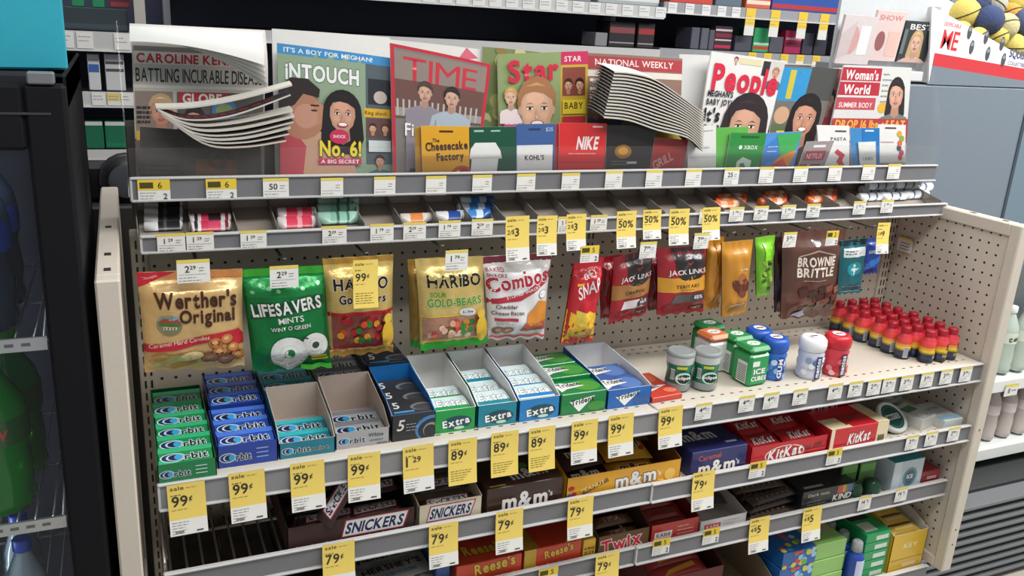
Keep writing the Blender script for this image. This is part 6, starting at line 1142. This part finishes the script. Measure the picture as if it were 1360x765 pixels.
sbox(1.716, -.305, S3, .105, .075, .088, 'c2d3de', lambda A, w, h: (A.ell(w*.58, h*.45, w*.24, h*.3, '5f8fa0'), A.ell(w*.58, h*.45, w*.17, h*.22, '2f5a6a'), A.text('ICE', w*.58, h*.4, h*.12, 'dfeaf0', w*.2, 2, al='c'), A.rect(0, 0, w*.25, h, 'd8e2e8')), 'white and teal box standing at the right of the third shelf', topart=lambda A, w, d: A.rect(0, 0, w, d, '2f93a8'))
for i in range(3): sbox(1.828, -.30+.075*i, S3, .068, .07, .040+.02*i, ['9a2c34', 'a8343c', '8c8c90'][i], lambda A, w, h: A.rect(w*.3, h*.4, w*.5, h*.2, 'd8b0b0'), ['red plastic pack at the right end of the third shelf, front one', 'red plastic pack at the right end of the third shelf, middle one', 'grey pack at the right end of the third shelf, rear one'][i], name='plastic_pack', cat='pack', rz=.0)
# ------------------------------------------------------------------ bottom shelf
B4 = Z4-.01
carton('candy_carton', 1.02, -.300, B4, .20, .25, .15, .19, '5a2420', '4a1c18', None, 'dark red bar carton on the bottom shelf', kind='paper')
rw = bar_mesh(.15, .04, .02, '9a2420', lambda A, w, d: A.poly([(w*.2, d*.2), (w*.8, d*.4), (w*.8, d*.75), (w*.3, d*.5)], 'c98a2a'))
for i in range(6): put(rw, 'candy_bar', (1.035, -.27+.036*i, B4+.13+.009*i), (.25, 0, .05), f'red and gold wrapped bar in the bottom shelf carton, {ORD[i]} from the front', 'candy bar', 'red and gold bars')
carton('display_tray', 1.225, -.300, B4, .165, .25, .06, .12, '8f7d66', '9a8872', None, 'empty brown cardboard tray on the bottom shelf', kind='paper')
def dots(A, w, d):
    rr = random.Random(2); A.rect(0, 0, w, d, '1f62ac')
    for i in range(22): A.ell(w*rr.random()*.94+w*.03, d*rr.random()*.94+d*.03, .008, .008, ['d8c83a', 'c8405a', '5fae4a', '9ac8e0', '2a8ac0'][i % 5], 10)
for k in range(3): sbox(1.395+.003*k, -.30, B4+.047*k, .105, .17, .046, '1f62ac', lambda A, w, h: dots(A, w, h), f'blue polka dot tissue pack, {ORD[k]} from the bottom of its stack', topart=dots if k == 2 else None, name='tissue_pack', cat='tissue pack')
for k in range(3): sbox(1.505, -.30+.002*k, B4+.046*k, .105, .18, .045, '8fc06a', None, f'green tissue pack with beige label, {ORD[k]} from the bottom of its stack', topart=(lambda A, w, d: (A.rect(w*.1, d*.25, w*.8, d*.7, 'b5ae92'), A.rect(w*.2, d*.5, w*.5, d*.3, '8a8a78'), A.lines(w*.2, d*.42, w*.5, 2, .012, '6a6a58', .003, 3))) if k == 2 else None, name='tissue_pack', cat='tissue pack')
for i in range(4):
    o = empty('hand_gel_bottle', (1.645+.0*(i % 2), -.30+.048*i, B4)); g = G(); g.lathe([(.021, 0), (.023, .006), (.023, .078), (.018, .090), (.012, .096), (.012, .098)], '1f46a0', 16); A = Art(); A.rect(-.014, .03, .028, .05, 'c8d4e8'); A.put(g, lambda u, v, k: ((.0235+k)*math.sin(u/.023), -(.0235+k)*math.cos(u/.023), v), L=.006); g.build('bottle_body', 'gloss', o); g = G(); g.lathe([(.014, .098), (.015, .100), (.013, .124), (.010, .126)], 'd0d4d8', 14); g.build('cap', 'clear_tint', o); tagit(o, f'small blue bottle with clear cap on the bottom shelf, {ORD[i]} from the front', 'bottle', 'small blue bottles')
for k in range(5): sbox(1.675, -.30, B4+.027*k, .085, .13, .026, '1f9a58', lambda A, w, h: A.rect(w*.4, h*.2, w*.5, h*.5, 'cfe0d6'), f'flat green pack, {ORD[k]} from the bottom of its stack on the bottom shelf', topart=(lambda A, w, d: (A.rect(w*.05, d*.5, w*.8, d*.4, '26302c'), A.rect(w*.1, d*.1, w*.5, d*.3, 'c9d4c4'))) if k == 4 else None, name='green_pack', cat='pack')
carton('candy_carton', 1.768, -.305, B4, .125, .22, .115, .165, 'd8b032', 'd3cfc4', lambda A, w, h: (A.text('KEY', w*.35, h*.6, h*.12, 'f2e6b0', w*.4, 1), A.rect(0, h*.3, w, h*.03, 'b58a1c'), A.rect(w*.4, h*.1, w*.4, h*.1, 'e6caa0')), 'yellow open carton at the right end of the bottom shelf')
yw = bar_mesh(.105, .03, .016, 'c9a23a', lambda A, w, d: A.rect(w*.2, d*.3, w*.6, d*.3, 'e2c878'))
for i in range(5): put(yw, 'candy_bar', (1.777, -.275+.036*i, B4+.10+.006*i), (.2, 0, 0), f'yellow wrapped bar in the yellow carton, {ORD[i]} from the front', 'candy bar', 'yellow wrapped bars')
# ================================================================== bottles in the coolers
def bottle(loc, k, body, cap, lab, label, grp, lcol=None, rk=1.0, kind='bottle', txt=None, name='drink_bottle'):
    o = empty(name, loc); g = G(); r = .033*k*rk; H = .22*k
    g.lathe([(r*.6, .0), (r*.9, .006*k), (r, .02*k), (r*.93, .035*k), (r*1.0, .06*k), (r*.92, .10*k), (r*1.0, .112*k), (r, .150*k), (r*.9, .17*k), (r*.45, .205*k), (r*.38, .212*k), (r*.38, H)], body, 22); g.build('bottle_body', kind, o)
    g = G(); g.lathe([(r*.44, H-.004), (r*.46, H-.002), (r*.46, H+.016*k), (r*.40, H+.018*k)], cap, 18); g.build('cap', 'plastic', o)
    if lab:
        g = G(); g.lathe([(r*1.015, .112*k), (r*1.015, .150*k)], lab, 22, cap=False)
        if txt: A = Art(); A.text(txt, 0, .122*k, .018*k, lcol or 'f0f0f0', .05*k, 2, al='c', shear=.2, rot=.15); A.put(g, lambda u, v, q: ((r*1.02+q)*math.sin(u/r), -(r*1.02+q)*math.cos(u/r), v), L=.006)
        g.build('label_wrap', 'gloss', o)
    tagit(o, label, 'bottle', grp)
z1, z2, z3 = CS
def side(i, j): return (ORD[i]+' from the right, ' if i < 3 else '')+('front' if j == 0 else 'rear')
xa, xb, xc = PY(CY0+.12, -22, 450).x, PY(CY0+.12, 6, 690).x, PY(CY0+.12, 22, 765).x
for i in range(3):
    for j in range(2):
        bottle((xa-.112*i, CY0+.115+.115*j, z1+.003), 1.15, '3c4a62', '2a4fc0', '2648b0', f'dark cola bottle, blue label, top cooler shelf, {side(i, j)}', 'cola bottles', rk=1.42, txt='cola')
        bottle((xb+.010*j-.112*i, CY0+.115+.115*j, z2+.003), 1.12, '1fa03c', '4ab83a', '2a6a34', f'large green soda bottle, middle cooler shelf, {side(i, j)}', 'green soda bottles', 'd8404a', rk=1.42, txt='dew')
        bottle((xc+.016-.072*i-.012*j, CY0+.10+.08*j, z3+.003), .95, 'a9bccb', '1f4ab8', 'b8ccd8', f'clear water bottle, blue cap, low cooler shelf, {side(i, j)}', 'water bottles')
for i in range(7):
    bottle((2.32+.075*i, .05, .545), .95, 'cfdcd0', 'e4e8e4', 'd6ddd0', f'clear bottle with white cap in the open case, {ORD[i]} from the left', 'clear bottles in the open case', '3a5a3a', txt='tea')
    bottle((2.24+.078*i, .05, .304), .85, 'dccfca', 'c83a40', 'e0d4d0', f'pale bottle with red cap in the open case, {ORD[i]} from the left', 'red capped bottles in the open case')
for i, (px, py) in enumerate(((1345, 510), (1308, 628), (1335, 620))): p = PY(-.026, px, py); g = G(); g.box(-.03, .03, -.001, .001, -.04, 0, 'e2e2de'); g.box(-.03, .03, -.0014, 0, -.008, 0, 'e6d050'); g.box(-.016, -.006, -.0014, 0, -.03, -.014, '8a8a8a'); g.box(.0, .022, -.0014, 0, -.024, -.020, '8a8a8a'); tagit(g.build('price_tag', 'paper', None, p), ['price tag on the upper shelf strip of the open case', 'price tag on the lower strip of the open case, left one', 'price tag on the lower strip of the open case, right one'][i], 'price tag')
